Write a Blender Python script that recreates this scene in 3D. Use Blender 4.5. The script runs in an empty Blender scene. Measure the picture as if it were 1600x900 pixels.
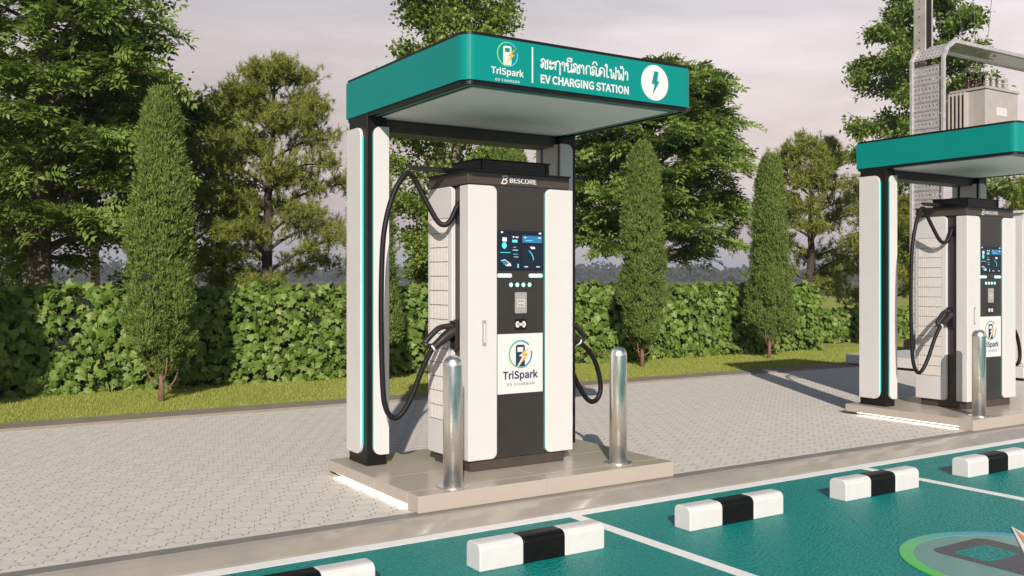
import bpy, bmesh, math, random
import numpy as np
from mathutils import Vector, Matrix
S = bpy.context.scene
C = S.collection
R = math.radians

# ------------------------------------------------------------------ camera
cd = bpy.data.cameras.new('camera'); cam = bpy.data.objects.new('camera', cd); C.objects.link(cam)
cd.sensor_width = 36; cd.lens = 33.72; cd.shift_y = -0.008
cd.clip_start = 0.05; cd.clip_end = 6000
cam.location = (0, 0, 1.6); cam.rotation_euler = (R(90), 0, R(57.1 - 90))
S.camera = cam

# ------------------------------------------------------------------ light
SUN_EL, SUN_AZ = 26.0, 211.5                # azimuth from +Y, clockwise: the sun stands behind the camera
sd = bpy.data.lights.new('sun', 'SUN'); sun = bpy.data.objects.new('sun', sd); C.objects.link(sun)
sd.energy = 5.0; sd.angle = R(0.5); sd.color = (1.0, 0.925, 0.845)
sv = Vector((math.sin(R(SUN_AZ)) * math.cos(R(SUN_EL)), math.cos(R(SUN_AZ)) * math.cos(R(SUN_EL)), math.sin(R(SUN_EL))))
sun.rotation_euler = sv.to_track_quat('Z', 'Y').to_euler()
sun.location = sv * 60

W = bpy.data.worlds.new('World'); S.world = W; W.use_nodes = True
nt = W.node_tree; nt.nodes.clear()
SKY = 0.072
def wn(t, **k):
    n = nt.nodes.new(t)
    for a, b in k.items(): setattr(n, a, b)
    return n
out = wn('ShaderNodeOutputWorld'); bg = wn('ShaderNodeBackground'); bg.inputs[1].default_value = SKY
sky = wn('ShaderNodeTexSky', sky_type='NISHITA'); sky.sun_disc = False
sky.sun_elevation = R(SUN_EL); sky.sun_rotation = R(SUN_AZ)
tc = wn('ShaderNodeTexCoord'); sep = wn('ShaderNodeSeparateXYZ'); nt.links.new(tc.outputs['Generated'], sep.inputs[0])
rmp = wn('ShaderNodeValToRGB'); nt.links.new(sep.outputs['Z'], rmp.inputs[0])
def lin(r, g, b, k=1.0):
    f = lambda c: ((c / 255 + .055) / 1.055) ** 2.4 if c > 10 else c / 255 / 12.92
    return (f(r) * k, f(g) * k, f(b) * k, 1)
stops = [(0.0, (178, 165, 170)), (.06, (194, 177, 177)), (.14, (209, 194, 190)), (.24, (208, 199, 200)), (.40, (196, 200, 211))]
e = rmp.color_ramp.elements
while len(e) < len(stops): e.new(0.5)
for i, (p, c) in enumerate(stops): e[i].position = p; e[i].color = lin(*c)
mp = wn('ShaderNodeMapping'); mp.inputs['Scale'].default_value = (1.6, 1.6, 9.0); nt.links.new(tc.outputs['Generated'], mp.inputs[0])
nz = wn('ShaderNodeTexNoise'); nz.inputs['Scale'].default_value = 2.2; nz.inputs['Detail'].default_value = 7; nz.inputs['Roughness'].default_value = .58
nz.inputs['Distortion'].default_value = .5; nt.links.new(mp.outputs[0], nz.inputs['Vector'])
mr = wn('ShaderNodeMapRange'); mr.inputs['From Min'].default_value = .3; mr.inputs['From Max'].default_value = .72
mr.inputs['To Min'].default_value = .82; mr.inputs['To Max'].default_value = 1.15; nt.links.new(nz.outputs[0], mr.inputs[0])
dt = wn('ShaderNodeVectorMath', operation='DOT_PRODUCT'); dt.inputs[1].default_value = (.98, .2, 0); nt.links.new(tc.outputs['Generated'], dt.inputs[0])
ma = wn('ShaderNodeMapRange'); ma.inputs['From Min'].default_value = .45; ma.inputs['From Max'].default_value = 1.0
ma.inputs['To Min'].default_value = .92; ma.inputs['To Max'].default_value = 1.38; nt.links.new(dt.outputs['Value'], ma.inputs[0])
mu = wn('ShaderNodeMath', operation='MULTIPLY'); nt.links.new(mr.outputs[0], mu.inputs[0]); nt.links.new(ma.outputs[0], mu.inputs[1])
mu2 = wn('ShaderNodeMath', operation='MULTIPLY'); nt.links.new(mu.outputs[0], mu2.inputs[0]); mu2.inputs[1].default_value = 1 / SKY
sc = wn('ShaderNodeVectorMath', operation='SCALE'); nt.links.new(rmp.outputs[0], sc.inputs[0]); nt.links.new(mu2.outputs[0], sc.inputs['Scale'])
bl = wn('ShaderNodeMapRange', interpolation_type='SMOOTHSTEP'); bl.inputs['From Min'].default_value = .23; bl.inputs['From Max'].default_value = .44
nt.links.new(sep.outputs['Z'], bl.inputs[0])
mx = wn('ShaderNodeMix', data_type='RGBA'); nt.links.new(bl.outputs[0], mx.inputs[0]); nt.links.new(sc.outputs[0], mx.inputs[6]); nt.links.new(sky.outputs[0], mx.inputs[7])
nt.links.new(mx.outputs[2], bg.inputs[0]); nt.links.new(bg.outputs[0], out.inputs[0])

S.view_settings.view_transform = 'Standard'; S.view_settings.look = 'None'
S.view_settings.exposure = 0.12; S.view_settings.gamma = 1.0

# ------------------------------------------------------------------ materials
def mat(name, col, rough=.5, metal=0., spec=.5, var=0., vscale=3., bump=0., bscale=40., bdist=.01, emit=None, estr=0., coat=0., detail=4):
    m = bpy.data.materials.new(name); m.use_nodes = True; n = m.node_tree; b = n.nodes['Principled BSDF']
    b.inputs['Base Color'].default_value = (*col, 1); b.inputs['Roughness'].default_value = rough; b.inputs['Metallic'].default_value = metal
    b.inputs['Specular IOR Level'].default_value = spec; b.inputs['Coat Weight'].default_value = coat
    if emit: b.inputs['Emission Color'].default_value = (*emit, 1); b.inputs['Emission Strength'].default_value = estr
    if var or bump:
        g = n.nodes.new('ShaderNodeNewGeometry')
    if var:
        t = n.nodes.new('ShaderNodeTexNoise'); t.inputs['Scale'].default_value = vscale; t.inputs['Detail'].default_value = 6
        n.links.new(g.outputs['Position'], t.inputs['Vector'])
        r = n.nodes.new('ShaderNodeMapRange'); r.inputs['From Min'].default_value = .3; r.inputs['From Max'].default_value = .7
        r.inputs['To Min'].default_value = 1 - var; r.inputs['To Max'].default_value = 1 + var
        n.links.new(t.outputs[0], r.inputs[0])
        v = n.nodes.new('ShaderNodeVectorMath'); v.operation = 'SCALE'; v.inputs[0].default_value = col; n.links.new(r.outputs[0], v.inputs['Scale'])
        n.links.new(v.outputs[0], b.inputs['Base Color'])
        r2 = n.nodes.new('ShaderNodeMapRange'); r2.inputs['From Min'].default_value = .3; r2.inputs['From Max'].default_value = .7
        r2.inputs['To Min'].default_value = max(0.02, rough * (1 - var * .6)); r2.inputs['To Max'].default_value = min(1, rough * (1 + var * .6))
        n.links.new(t.outputs[0], r2.inputs[0]); n.links.new(r2.outputs[0], b.inputs['Roughness'])
    if bump:
        t2 = n.nodes.new('ShaderNodeTexNoise'); t2.inputs['Scale'].default_value = bscale; t2.inputs['Detail'].default_value = detail
        n.links.new(g.outputs['Position'], t2.inputs['Vector'])
        bp = n.nodes.new('ShaderNodeBump'); bp.inputs['Strength'].default_value = bump; bp.inputs['Distance'].default_value = bdist
        n.links.new(t2.outputs[0], bp.inputs['Height']); n.links.new(bp.outputs[0], b.inputs['Normal'])
    return m

def leafmat(name, cols, rough=.55, trans=.25, spec=.35, tcol=None):
    m = bpy.data.materials.new(name); m.use_nodes = True; n = m.node_tree; b = n.nodes['Principled BSDF']
    g = n.nodes.new('ShaderNodeNewGeometry'); r = n.nodes.new('ShaderNodeValToRGB')
    el = r.color_ramp.elements
    while len(el) < len(cols): el.new(.5)
    for i, c in enumerate(cols): el[i].position = i / (len(cols) - 1); el[i].color = (*c, 1)
    n.links.new(g.outputs['Random Per Island'], r.inputs[0]); n.links.new(r.outputs[0], b.inputs['Base Color'])
    b.inputs['Roughness'].default_value = rough; b.inputs['Specular IOR Level'].default_value = spec
    t = n.nodes.new('ShaderNodeBsdfTranslucent'); h = n.nodes.new('ShaderNodeMixShader'); h.inputs[0].default_value = trans
    n.links.new(r.outputs[0], t.inputs[0]); n.links.new(b.outputs[0], h.inputs[1]); n.links.new(t.outputs[0], h.inputs[2])
    n.links.new(h.outputs[0], n.nodes['Material Output'].inputs[0])
    return m

M = {}
M['white'] = mat('white_coat', (.615, .595, .575), .38, var=.015, vscale=9)
M['white2'] = mat('white_panel', (.615, .595, .575), .42, var=.02, vscale=6)
M['teal'] = mat('teal_cladding', (.002, .228, .20), .36, spec=.14, var=.02, vscale=3)
M['black'] = mat('black_metal', (.008, .007, .007), .4, spec=.3, var=.15, vscale=7)
M['bronze'] = mat('dark_bronze_metal', (.060, .047, .038), .42, var=.08, vscale=8)
M['char'] = mat('charcoal_panel', (.034, .030, .027), .33, var=.08, vscale=6)
M['navy'] = mat('dark_lid', (.013, .012, .016), .42, var=.1, vscale=9)
M['rubber'] = mat('black_rubber', (.007, .006, .0055), .55, spec=.3, bump=.15, bscale=120, bdist=.002)
M['plastic'] = mat('black_plastic', (.018, .016, .015), .36, bump=.1, bscale=200, bdist=.001)
M['soffit'] = mat('soffit_panel', (.86, .83, .80), .5, var=.03, vscale=2)
M['steel'] = mat('polished_steel', (.92, .88, .82), .33, 1., var=.05, vscale=14)
M['galv'] = mat('galvanised_steel', (.47, .45, .44), .5, .25, var=.16, vscale=9, bump=.1, bscale=60, bdist=.002)
M['conc'] = mat('pole_concrete', (.36, .33, .29), .85, var=.18, vscale=4, bump=.3, bscale=70, bdist=.004)
M['tank'] = mat('transformer_paint', (.40, .365, .33), .5, var=.06, vscale=5)
M['brown'] = mat('brown_porcelain', (.055, .012, .010), .2)
M['slab'] = mat('beige_stone', (.43, .372, .312), .25, var=.025, vscale=2, bump=.05, bscale=60, bdist=.002)
M['kerb'] = mat('kerb_stone', (.345, .305, .255), .15, spec=.8, coat=.5, var=.10, vscale=3, bump=.05, bscale=50, bdist=.002)
M['kerbtop'] = mat('kerb_edge_stone', (.23, .21, .19), .5, var=.12, vscale=4, bump=.1, bscale=60, bdist=.002)
M['edging'] = mat('edging_stone', (.25, .21, .165), .7, var=.12, vscale=4, bump=.2, bscale=60, bdist=.003)
M['paver'] = mat('paver_concrete', (.65, .595, .525), .8, var=.06, vscale=7, bump=.25, bscale=160, bdist=.002)
M['grout'] = mat('joint_grout', (.12, .105, .09), .95, var=.2, vscale=20)
M['sand'] = mat('joint_sand', (.12, .105, .09), .95, var=.2, vscale=20)
M['paint'] = mat('white_road_paint', (.88, .85, .81), .6, var=.04, vscale=12, bump=.25, bscale=120, bdist=.002)
M['block_w'] = mat('white_block_paint', (.64, .62, .60), .38, var=.03, vscale=12, bump=.06, bscale=60, bdist=.002)
M['block_k'] = mat('black_block_paint', (.006, .0055, .005), .4, spec=.22, var=.15, vscale=12, bump=.06, bscale=60, bdist=.002)
M['glow_teal'] = mat('teal_led', (.0, .25, .22), .4, emit=(.02, .62, .54), estr=.75)
M['glow_soft'] = mat('teal_led_dim', (.01, .12, .10), .4, emit=(.02, .35, .28), estr=.25)
M['glow_mint'] = mat('mint_led', (.3, .6, .55), .4, emit=(.45, .95, .85), estr=1.0)
M['glow_white'] = mat('white_led', (.9, .9, .9), .4, emit=(1, .98, .94), estr=6)
M['grey'] = mat('light_grey_plastic', (.33, .31, .30), .4, var=.03, vscale=20)
M['grey_icon'] = mat('pale_print', (.62, .59, .56), .5)
M['vent'] = mat('vent_metal', (.66, .615, .575), .5, var=.04, vscale=20)
M['poster'] = mat('poster_print', (.66, .64, .62), .5, var=.01)
M['ink_navy'] = mat('navy_print', (.012, .028, .085), .5)
M['ink_white'] = mat('white_print', (.68, .68, .66), .5)
M['ink_cream'] = mat('cream_print', (.74, .70, .60), .5)
M['ink_orange'] = mat('orange_print', (.80, .36, .03), .5)
M['ink_teal'] = mat('teal_print', (.004, .22, .19), .5)
M['scr'] = mat('screen_glass', (.003, .005, .010), .12, emit=(.002, .006, .012), estr=1)
M['scr_dark'] = mat('screen_tile', (.004, .008, .014), .15, emit=(.003, .009, .018), estr=1)
M['scr_blue'] = mat('screen_blue', (.01, .05, .09), .2, emit=(.03, .19, .36), estr=.9)
M['scr_cyan'] = mat('screen_cyan', (.05, .3, .35), .2, emit=(.10, .60, .66), estr=.9)
M['scr_white'] = mat('screen_white', (.4, .4, .4), .2, emit=(.7, .75, .78), estr=.8)
M['bark'] = mat('grey_brown_bark', (.14, .105, .07), .9, var=.35, vscale=14, bump=.9, bscale=26, bdist=.03)
M['bark_pine'] = mat('dark_pine_bark', (.055, .042, .034), .9, var=.3, vscale=14, bump=.8, bscale=30, bdist=.03)
M['bark_red'] = mat('reddish_bark', (.20, .115, .08), .85, var=.2, vscale=30, bump=.5, bscale=60, bdist=.01)
M['twig'] = mat('core_shade', (.012, .016, .006), .9, var=.3, vscale=10, bump=.8, bscale=30, bdist=.04)  # near-black fill for plant cores: the inner shade is put into the colour
M['pole_wire'] = mat('wire', (.10, .10, .10), .5)
M['glass_rim'] = mat('pale_ring', (.75, .73, .70), .4)

def birch_mat():
    m = mat('birch_bark', (.52, .44, .38), .8); n = m.node_tree; b = n.nodes['Principled BSDF']
    g = n.nodes.new('ShaderNodeNewGeometry'); p = n.nodes.new('ShaderNodeMapping'); p.inputs['Scale'].default_value = (9, 9, 30)
    n.links.new(g.outputs['Position'], p.inputs[0]); t = n.nodes.new('ShaderNodeTexNoise'); t.inputs['Scale'].default_value = 1.2; t.inputs['Detail'].default_value = 3
    n.links.new(p.outputs[0], t.inputs['Vector']); r = n.nodes.new('ShaderNodeValToRGB'); r.color_ramp.elements[0].position = .40; r.color_ramp.elements[1].position = .5
    r.color_ramp.elements[0].color = (.09, .055, .04, 1); r.color_ramp.elements[1].color = (.52, .43, .37, 1)
    n.links.new(t.outputs[0], r.inputs[0]); n.links.new(r.outputs[0], b.inputs['Base Color']); return m
M['birch'] = birch_mat()

def tarmac_mat():
    m = mat('teal_coated_asphalt', (.006, .17, .145), .44, spec=.38); n = m.node_tree; b = n.nodes['Principled BSDF']
    g = n.nodes.new('ShaderNodeNewGeometry')
    t = n.nodes.new('ShaderNodeTexNoise'); t.inputs['Scale'].default_value = 60; t.inputs['Detail'].default_value = 4; n.links.new(g.outputs['Position'], t.inputs['Vector'])
    v = n.nodes.new('ShaderNodeTexVoronoi'); v.inputs['Scale'].default_value = 42; n.links.new(g.outputs['Position'], v.inputs['Vector'])
    ad = n.nodes.new('ShaderNodeMath'); ad.operation = 'ADD'; n.links.new(t.outputs[0], ad.inputs[0]); n.links.new(v.outputs['Distance'], ad.inputs[1])
    r = n.nodes.new('ShaderNodeValToRGB'); r.color_ramp.elements[0].position = .45; r.color_ramp.elements[1].position = .80
    r.color_ramp.elements[0].color = (.001, .040, .042, 1); r.color_ramp.elements[1].color = (.003, .245, .215, 1)
    n.links.new(ad.outputs[0], r.inputs[0]); n.links.new(r.outputs[0], b.inputs['Base Color'])
    bp = n.nodes.new('ShaderNodeBump'); bp.inputs['Strength'].default_value = .7; bp.inputs['Distance'].default_value = .014
    n.links.new(ad.outputs[0], bp.inputs['Height']); n.links.new(bp.outputs[0], b.inputs['Normal']); return m
M['tarmac'] = tarmac_mat()

def ground_mat(name, c1, c2, scale, bump=.4):
    m = mat(name, c1, .9, spec=.2); n = m.node_tree; b = n.nodes['Principled BSDF']; g = n.nodes.new('ShaderNodeNewGeometry')
    t = n.nodes.new('ShaderNodeTexNoise'); t.inputs['Scale'].default_value = scale; t.inputs['Detail'].default_value = 8; n.links.new(g.outputs['Position'], t.inputs['Vector'])
    r = n.nodes.new('ShaderNodeValToRGB'); r.color_ramp.elements[0].position = .35; r.color_ramp.elements[1].position = .65
    r.color_ramp.elements[0].color = (*c1, 1); r.color_ramp.elements[1].color = (*c2, 1); n.links.new(t.outputs[0], r.inputs[0]); n.links.new(r.outputs[0], b.inputs['Base Color'])
    bp = n.nodes.new('ShaderNodeBump'); bp.inputs['Strength'].default_value = bump; bp.inputs['Distance'].default_value = .03
    t3 = n.nodes.new('ShaderNodeTexNoise'); t3.inputs['Scale'].default_value = 60; n.links.new(g.outputs['Position'], t3.inputs['Vector'])
    n.links.new(t3.outputs[0], bp.inputs['Height']); n.links.new(bp.outputs[0], b.inputs['Normal']); return m
M['lawn'] = ground_mat('lawn_turf', (.27, .29, .05), (.33, .34, .08), 1.3)
M['field'] = ground_mat('dry_field', (.11, .075, .05), (.10, .105, .05), .02)
M['earth'] = ground_mat('bare_earth', (.10, .085, .06), (.14, .12, .085), .2)
M['blade'] = leafmat('grass_blades', [(.29, .335, .055), (.40, .44, .10), (.48, .50, .16)], .6, .4, .1)
M['ivy'] = leafmat('ivy_leaf', [(.075, .140, .018), (.150, .225, .038), (.245, .315, .085)], .45, .22, .28)
M['cypress'] = leafmat('cypress_spray', [(.105, .155, .028), (.165, .225, .050), (.225, .29, .08)], .7, .2, .15)
M['robinia'] = leafmat('robinia_leaf', [(.105, .175, .022), (.185, .265, .045), (.30, .38, .11)], .5, .34, .22)
M['robinia2'] = leafmat('broad_leaf', [(.095, .165, .020), (.175, .25, .042), (.285, .36, .10)], .5, .34, .22)
M['poplar'] = leafmat('poplar_leaf', [(.12, .19, .02), (.19, .275, .042), (.28, .35, .09)], .48, .32, .3)
M['yellowgreen'] = leafmat('yellow_green_leaf', [(.12, .18, .018), (.18, .245, .036), (.25, .31, .07)], .5, .32, .3)
M['maple'] = leafmat('maple_leaf', [(.11, .175, .02), (.185, .265, .045), (.29, .365, .11)], .48, .34, .25)
M['needle'] = leafmat('pine_needle', [(.115, .15, .018), (.205, .24, .036), (.31, .335, .075)], .5, .2, .3)
M['far_wood'] = leafmat('far_wood_leaf', [(.02, .035, .012), (.045, .05, .02), (.06, .05, .03)], .8, .1, .1)

def gradient_mat(name, cols, axis=0, lo=-1, hi=1):
    """flat print whose ink changes along the logo's own width"""
    m = mat(name, (.1, .4, .3), .5); n = m.node_tree; b = n.nodes['Principled BSDF']
    a = n.nodes.new('ShaderNodeAttribute'); a.attribute_name = 'print'
    s = n.nodes.new('ShaderNodeSeparateXYZ'); n.links.new(a.outputs['Vector'], s.inputs[0])
    q = n.nodes.new('ShaderNodeMapRange'); q.inputs['From Min'].default_value = lo; q.inputs['From Max'].default_value = hi; n.links.new(s.outputs[axis], q.inputs[0])
    r = n.nodes.new('ShaderNodeValToRGB'); el = r.color_ramp.elements
    while len(el) < len(cols): el.new(.5)
    for i, c in enumerate(cols): el[i].position = i / (len(cols) - 1); el[i].color = (*c, 1)
    n.links.new(q.outputs[0], r.inputs[0]); n.links.new(r.outputs[0], b.inputs['Base Color']); return m
M['ring'] = gradient_mat('ring_print', [(.08, .42, .10), (.05, .40, .20), (.02, .25, .38), (.015, .17, .32)])
M['ring_sign'] = gradient_mat('ring_sign_print', [(.22, .60, .10), (.12, .55, .30), (.08, .45, .55), (.10, .45, .60)])
M['ring_ground'] = gradient_mat('ring_ground_print', [(.10, .55, .08), (.16, .50, .20), (.10, .38, .42), (.06, .30, .52)])
M['disc_ground'] = mat('pale_teal_paint', (.11, .28, .255), .26, spec=.6, var=.06, vscale=3)
M['ink_grey'] = mat('dark_grey_paint', (.085, .080, .085), .45, var=.05, vscale=8, bump=.15, bscale=100, bdist=.002)

# ------------------------------------------------------------------ helpers
ORG = {}                                        # world origin of every object that has children
def tag(o, label=None, cat=None, group=None, kind=None):
    if label: o['label'] = label
    if cat: o['category'] = cat
    if group: o['group'] = group
    if kind: o['kind'] = kind
    return o
def thing(name, loc, label, cat, group=None):
    o = bpy.data.objects.new(name, None); C.objects.link(o); o.location = loc; o.empty_display_size = .2
    ORG[o.name] = Vector(loc); return tag(o, label, cat, group)
def origin(p):
    return ORG.get(p.name, Vector((0, 0, 0))) if p else Vector((0, 0, 0))
def link(name, me, m, parent=None, bevel=0, smooth=None, seg=2):
    o = bpy.data.objects.new(name, me); C.objects.link(o)
    if m and not me.materials: me.materials.append(m)
    if parent: o.parent = parent; ORG[o.name] = origin(parent)
    if bevel:
        b = o.modifiers.new('edge', 'BEVEL'); b.width = bevel; b.segments = seg; b.limit_method = 'ANGLE'; b.angle_limit = R(40)
    if smooth: me.shade_smooth()
    return o

class MB:
    def __init__(s): s.v = []; s.f = []; s.m = []; s.mi = 0
    def add(s, vs, fs):
        k = len(s.v); s.v += [tuple(v) for v in vs]; s.f += [tuple(i + k for i in f) for f in fs]; s.m += [s.mi] * len(fs)
    def box(s, x0, x1, y0, y1, z0, z1):
        s.add([(x0, y0, z0), (x1, y0, z0), (x1, y1, z0), (x0, y1, z0), (x0, y0, z1), (x1, y0, z1), (x1, y1, z1), (x0, y1, z1)],
              [(3, 2, 1, 0), (4, 5, 6, 7), (0, 1, 5, 4), (1, 2, 6, 5), (2, 3, 7, 6), (3, 0, 4, 7)]); return s
    def prism(s, poly, a, b, f):
        """poly: CCW list of (u, v); f(u, v, w) -> world; extruded from w=a to w=b"""
        n = len(poly); vs = [f(u, v, a) for u, v in poly] + [f(u, v, b) for u, v in poly]
        s.add(vs, [tuple(range(n - 1, -1, -1)), tuple(range(n, 2 * n))] + [(i, (i + 1) % n, (i + 1) % n + n, i + n) for i in range(n)]); return s
    def tube(s, pts, rad, n=8, cap=True):
        pts = [Vector(p) for p in pts]; k0 = len(s.v); L = len(pts)
        rad = [rad] * L if not hasattr(rad, '__len__') else rad
        up = Vector((0, 0, 1)); prev = None; vs = []; fs = []
        for i, p in enumerate(pts):
            t = (pts[min(i + 1, L - 1)] - pts[max(i - 1, 0)])
            t = t.normalized() if t.length > 1e-9 else Vector((0, 0, 1))
            if prev is None:
                a = t.cross(up) if abs(t.z) < .95 else t.cross(Vector((1, 0, 0)))
            else:
                a = prev - t * prev.dot(t)
            a.normalize(); prev = a; b = t.cross(a)
            for j in range(n):
                q = 2 * math.pi * j / n; vs.append(p + (a * math.cos(q) + b * math.sin(q)) * rad[i])
        for i in range(L - 1):
            for j in range(n):
                j2 = (j + 1) % n; fs.append((i * n + j, i * n + j2, (i + 1) * n + j2, (i + 1) * n + j))
        if cap: fs += [tuple(range(n - 1, -1, -1)), tuple(range((L - 1) * n, L * n))]
        s.add(vs, fs); return s
    def lathe(s, cx, cy, prof, n=24):
        vs = []; fs = []; L = len(prof)
        for r, z in prof:
            for j in range(n):
                q = 2 * math.pi * j / n; vs.append((cx + r * math.cos(q), cy + r * math.sin(q), z))
        for i in range(L - 1):
            for j in range(n):
                j2 = (j + 1) % n; fs.append((i * n + j, i * n + j2, (i + 1) * n + j2, (i + 1) * n + j))
        fs += [tuple(range(n - 1, -1, -1)), tuple(range((L - 1) * n, L * n))]
        s.add(vs, fs); return s
    def build(s, name, m, parent=None, bevel=0, smooth=None, seg=2):
        o = origin(parent); me = bpy.data.meshes.new(name)
        me.from_pydata([(x - o.x, y - o.y, z - o.z) for x, y, z in s.v], [], s.f); me.validate(); me.update()
        ms = m if isinstance(m, list) else [m]
        for q in ms: me.materials.append(q)
        if len(ms) > 1: me.polygons.foreach_set('material_index', s.m)
        return link(name, me, None, parent, bevel, smooth, seg)
def box(name, m, parent, x0, x1, y0, y1, z0, z1, bevel=0, seg=2): return MB().box(x0, x1, y0, y1, z0, z1).build(name, m, parent, bevel, seg=seg)

def rrect(x0, x1, y0, y1, r, corners=(1, 1, 1, 1), n=6):
    """rounded rectangle, CCW from lower left; corners = (ll, lr, ur, ul)"""
    P = []
    for k, (cx, cy, a0, px, py) in enumerate([(x0 + r, y0 + r, 180, x0, y0), (x1 - r, y0 + r, 270, x1, y0), (x1 - r, y1 - r, 0, x1, y1), (x0 + r, y1 - r, 90, x0, y1)]):
        if corners[k]:
            for i in range(n + 1):
                q = R(a0 + 90 * i / n); P.append((cx + r * math.cos(q), cy + r * math.sin(q)))
        else: P.append((px, py))
    return P
def circle(cx, cy, r, n=32, ry=None): return [(cx + r * math.cos(2 * math.pi * i / n), cy + (ry or r) * math.sin(2 * math.pi * i / n)) for i in range(n)]
XZ = lambda Y: (lambda u, v, w: (u, Y - w, v))             # a print on a wall that faces -Y (w = how far it stands proud)
XY = lambda Z: (lambda u, v, w: (u, v, Z + w))
YZ = lambda X: (lambda u, v, w: (X - w, -u, v))            # a face towards -X, u runs along -Y

def catmull(P, k=6):
    P = [Vector(p) for p in P]; out = []
    for i in range(len(P) - 1):
        a, b, c, d = P[max(i - 1, 0)], P[i], P[i + 1], P[min(i + 2, len(P) - 1)]
        for j in range(k):
            t = j / k; out.append(.5 * ((2 * b) + (c - a) * t + (2 * a - 5 * b + 4 * c - d) * t * t + (3 * b - a - 3 * c + d) * t ** 3))
    out.append(P[-1]); return out

def flat(name, polys, f, w, m, parent, printmap=None):
    """thin flat print: list of polygons (u, v) standing w proud of the plane"""
    b = MB()
    for p in polys: b.prism(p, 0, w, f)
    o = b.build(name, m, parent)
    if printmap:
        at = o.data.attributes.new('print', 'FLOAT_VECTOR', 'POINT'); cx, cy, r = printmap; v = []
        for p in polys: v += [((u - cx) / r, (q - cy) / r, 0) for u, q in p] * 2
        at.data.foreach_set('vector', np.array(v, 'f').ravel())
    return o

import os
FONT = None
try: FONT = bpy.data.fonts.load(os.path.join(bpy.utils.system_resource('DATAFILES'), 'fonts', 'Noto Sans CJK Regular.woff2'))
except Exception: pass
def lettering(name, txt, u0, u1, v0, v1, f, w, m, parent, bold=0., spacing=1.):
    cu = bpy.data.curves.new('lettering', 'FONT'); cu.body = txt; cu.size = 1; cu.offset = bold; cu.space_character = spacing; cu.resolution_u = 3
    if FONT: cu.font = FONT
    ob = bpy.data.objects.new('lettering_tmp', cu); C.objects.link(ob); dg = bpy.context.evaluated_depsgraph_get()
    me = bpy.data.meshes.new_from_object(ob.evaluated_get(dg)); bpy.data.objects.remove(ob); bpy.data.curves.remove(cu)
    n = len(me.vertices); a = np.empty(n * 3, 'f'); me.vertices.foreach_get('co', a); a = a.reshape(-1, 3)
    lo, hi = a.min(0), a.max(0); o = origin(parent)
    u = u0 + (a[:, 0] - lo[0]) / (hi[0] - lo[0]) * (u1 - u0); v = v0 + (a[:, 1] - lo[1]) / (hi[1] - lo[1]) * (v1 - v0)
    q = np.array([Vector(f(x, y, w)) - o for x, y in zip(u, v)], 'f'); me.vertices.foreach_set('co', q.ravel()); me.materials.clear(); me.update()
    me.name = name
    return link(name, me, m, parent)

def ribbon(pts, wd):
    """outline of a pen stroke of width wd along pts"""
    pts = [Vector((p[0], p[1], 0)) for p in pts]; L = []; Rr = []
    for i, p in enumerate(pts):
        t = pts[min(i + 1, len(pts) - 1)] - pts[max(i - 1, 0)]
        t = t.normalized() if t.length > 1e-9 else Vector((1, 0, 0)); nn = Vector((-t.y, t.x, 0)) * wd / 2
        L.append(p + nn); Rr.append(p - nn)
    return [((Rr[i].x, Rr[i].y), (Rr[i + 1].x, Rr[i + 1].y), (L[i + 1].x, L[i + 1].y), (L[i].x, L[i].y)) for i in range(len(pts) - 1)]

def copy_tree(o, parent=None):
    c = o.copy(); C.objects.link(c)
    if parent: c.parent = parent
    ORG[c.name] = origin(o)
    for ch in list(o.children): copy_tree(ch, c)
    return c

# logo: u, v in units of the ring's radius
PUMP = rrect(-.40, .36, -.86, .66, .12, (0, 0, 1, 1), 4)
PUMP_IN = rrect(-.27, .23, .16, .50, .05, (1, 1, 1, 1), 3)
BOLT = [(.93, .62), (.02, -.08), (.30, -.12), (-.22, -.92), (.66, .00), (.36, .05), (.60, .30)]
BOLT_W = [(1.02, .72), (-.14, -.13), (.14, -.19), (-.40, -1.02), (.80, .04), (.52, .08), (.78, .38)]
def arc_band(r0, r1, a0, a1, n):
    out = []
    for i in range(n):
        p, q = R(a0 + (a1 - a0) * i / n), R(a0 + (a1 - a0) * (i + 1) / n)
        out.append([(r1 * math.cos(p), r1 * math.sin(p)), (r1 * math.cos(q), r1 * math.sin(q)), (r0 * math.cos(q), r0 * math.sin(q)), (r0 * math.cos(p), r0 * math.sin(p))])
    return out
def logo(parent, f, cx, cy, r, ring, pump, bolt, halo, r_in=.885, names=('logo_ring', 'logo_pump', 'logo_bolt'), h=.0012):
    T = lambda P: [(cx + u * r, cy + v * r) for u, v in P]
    flat(names[0], [T(p) for p in arc_band(r_in, 1, 42, 372, 44)], f, h, M[ring], parent, (cx, cy, r))
    # pump body with an open window
    fr = [[(-.40, -.86), (.36, -.86), (.36, .16), (-.40, .16)], [(-.40, .16), (-.27, .16), (-.27, .50), (-.40, .56)], [(.23, .16), (.36, .16), (.36, .56), (.23, .50)],
          [(-.40, .56), (-.27, .50), (.23, .50), (.36, .56), (.27, .66), (-.31, .66)]]
    flat(names[1], [T(p) for p in fr], f, h * 1.6, M[pump], parent)
    if halo: flat('logo_bolt_outline', [T(BOLT_W)], f, h * 2.2, M[halo], parent)
    flat(names[2], [T(BOLT)], f, h * 2.8, M[bolt], parent)

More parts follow.
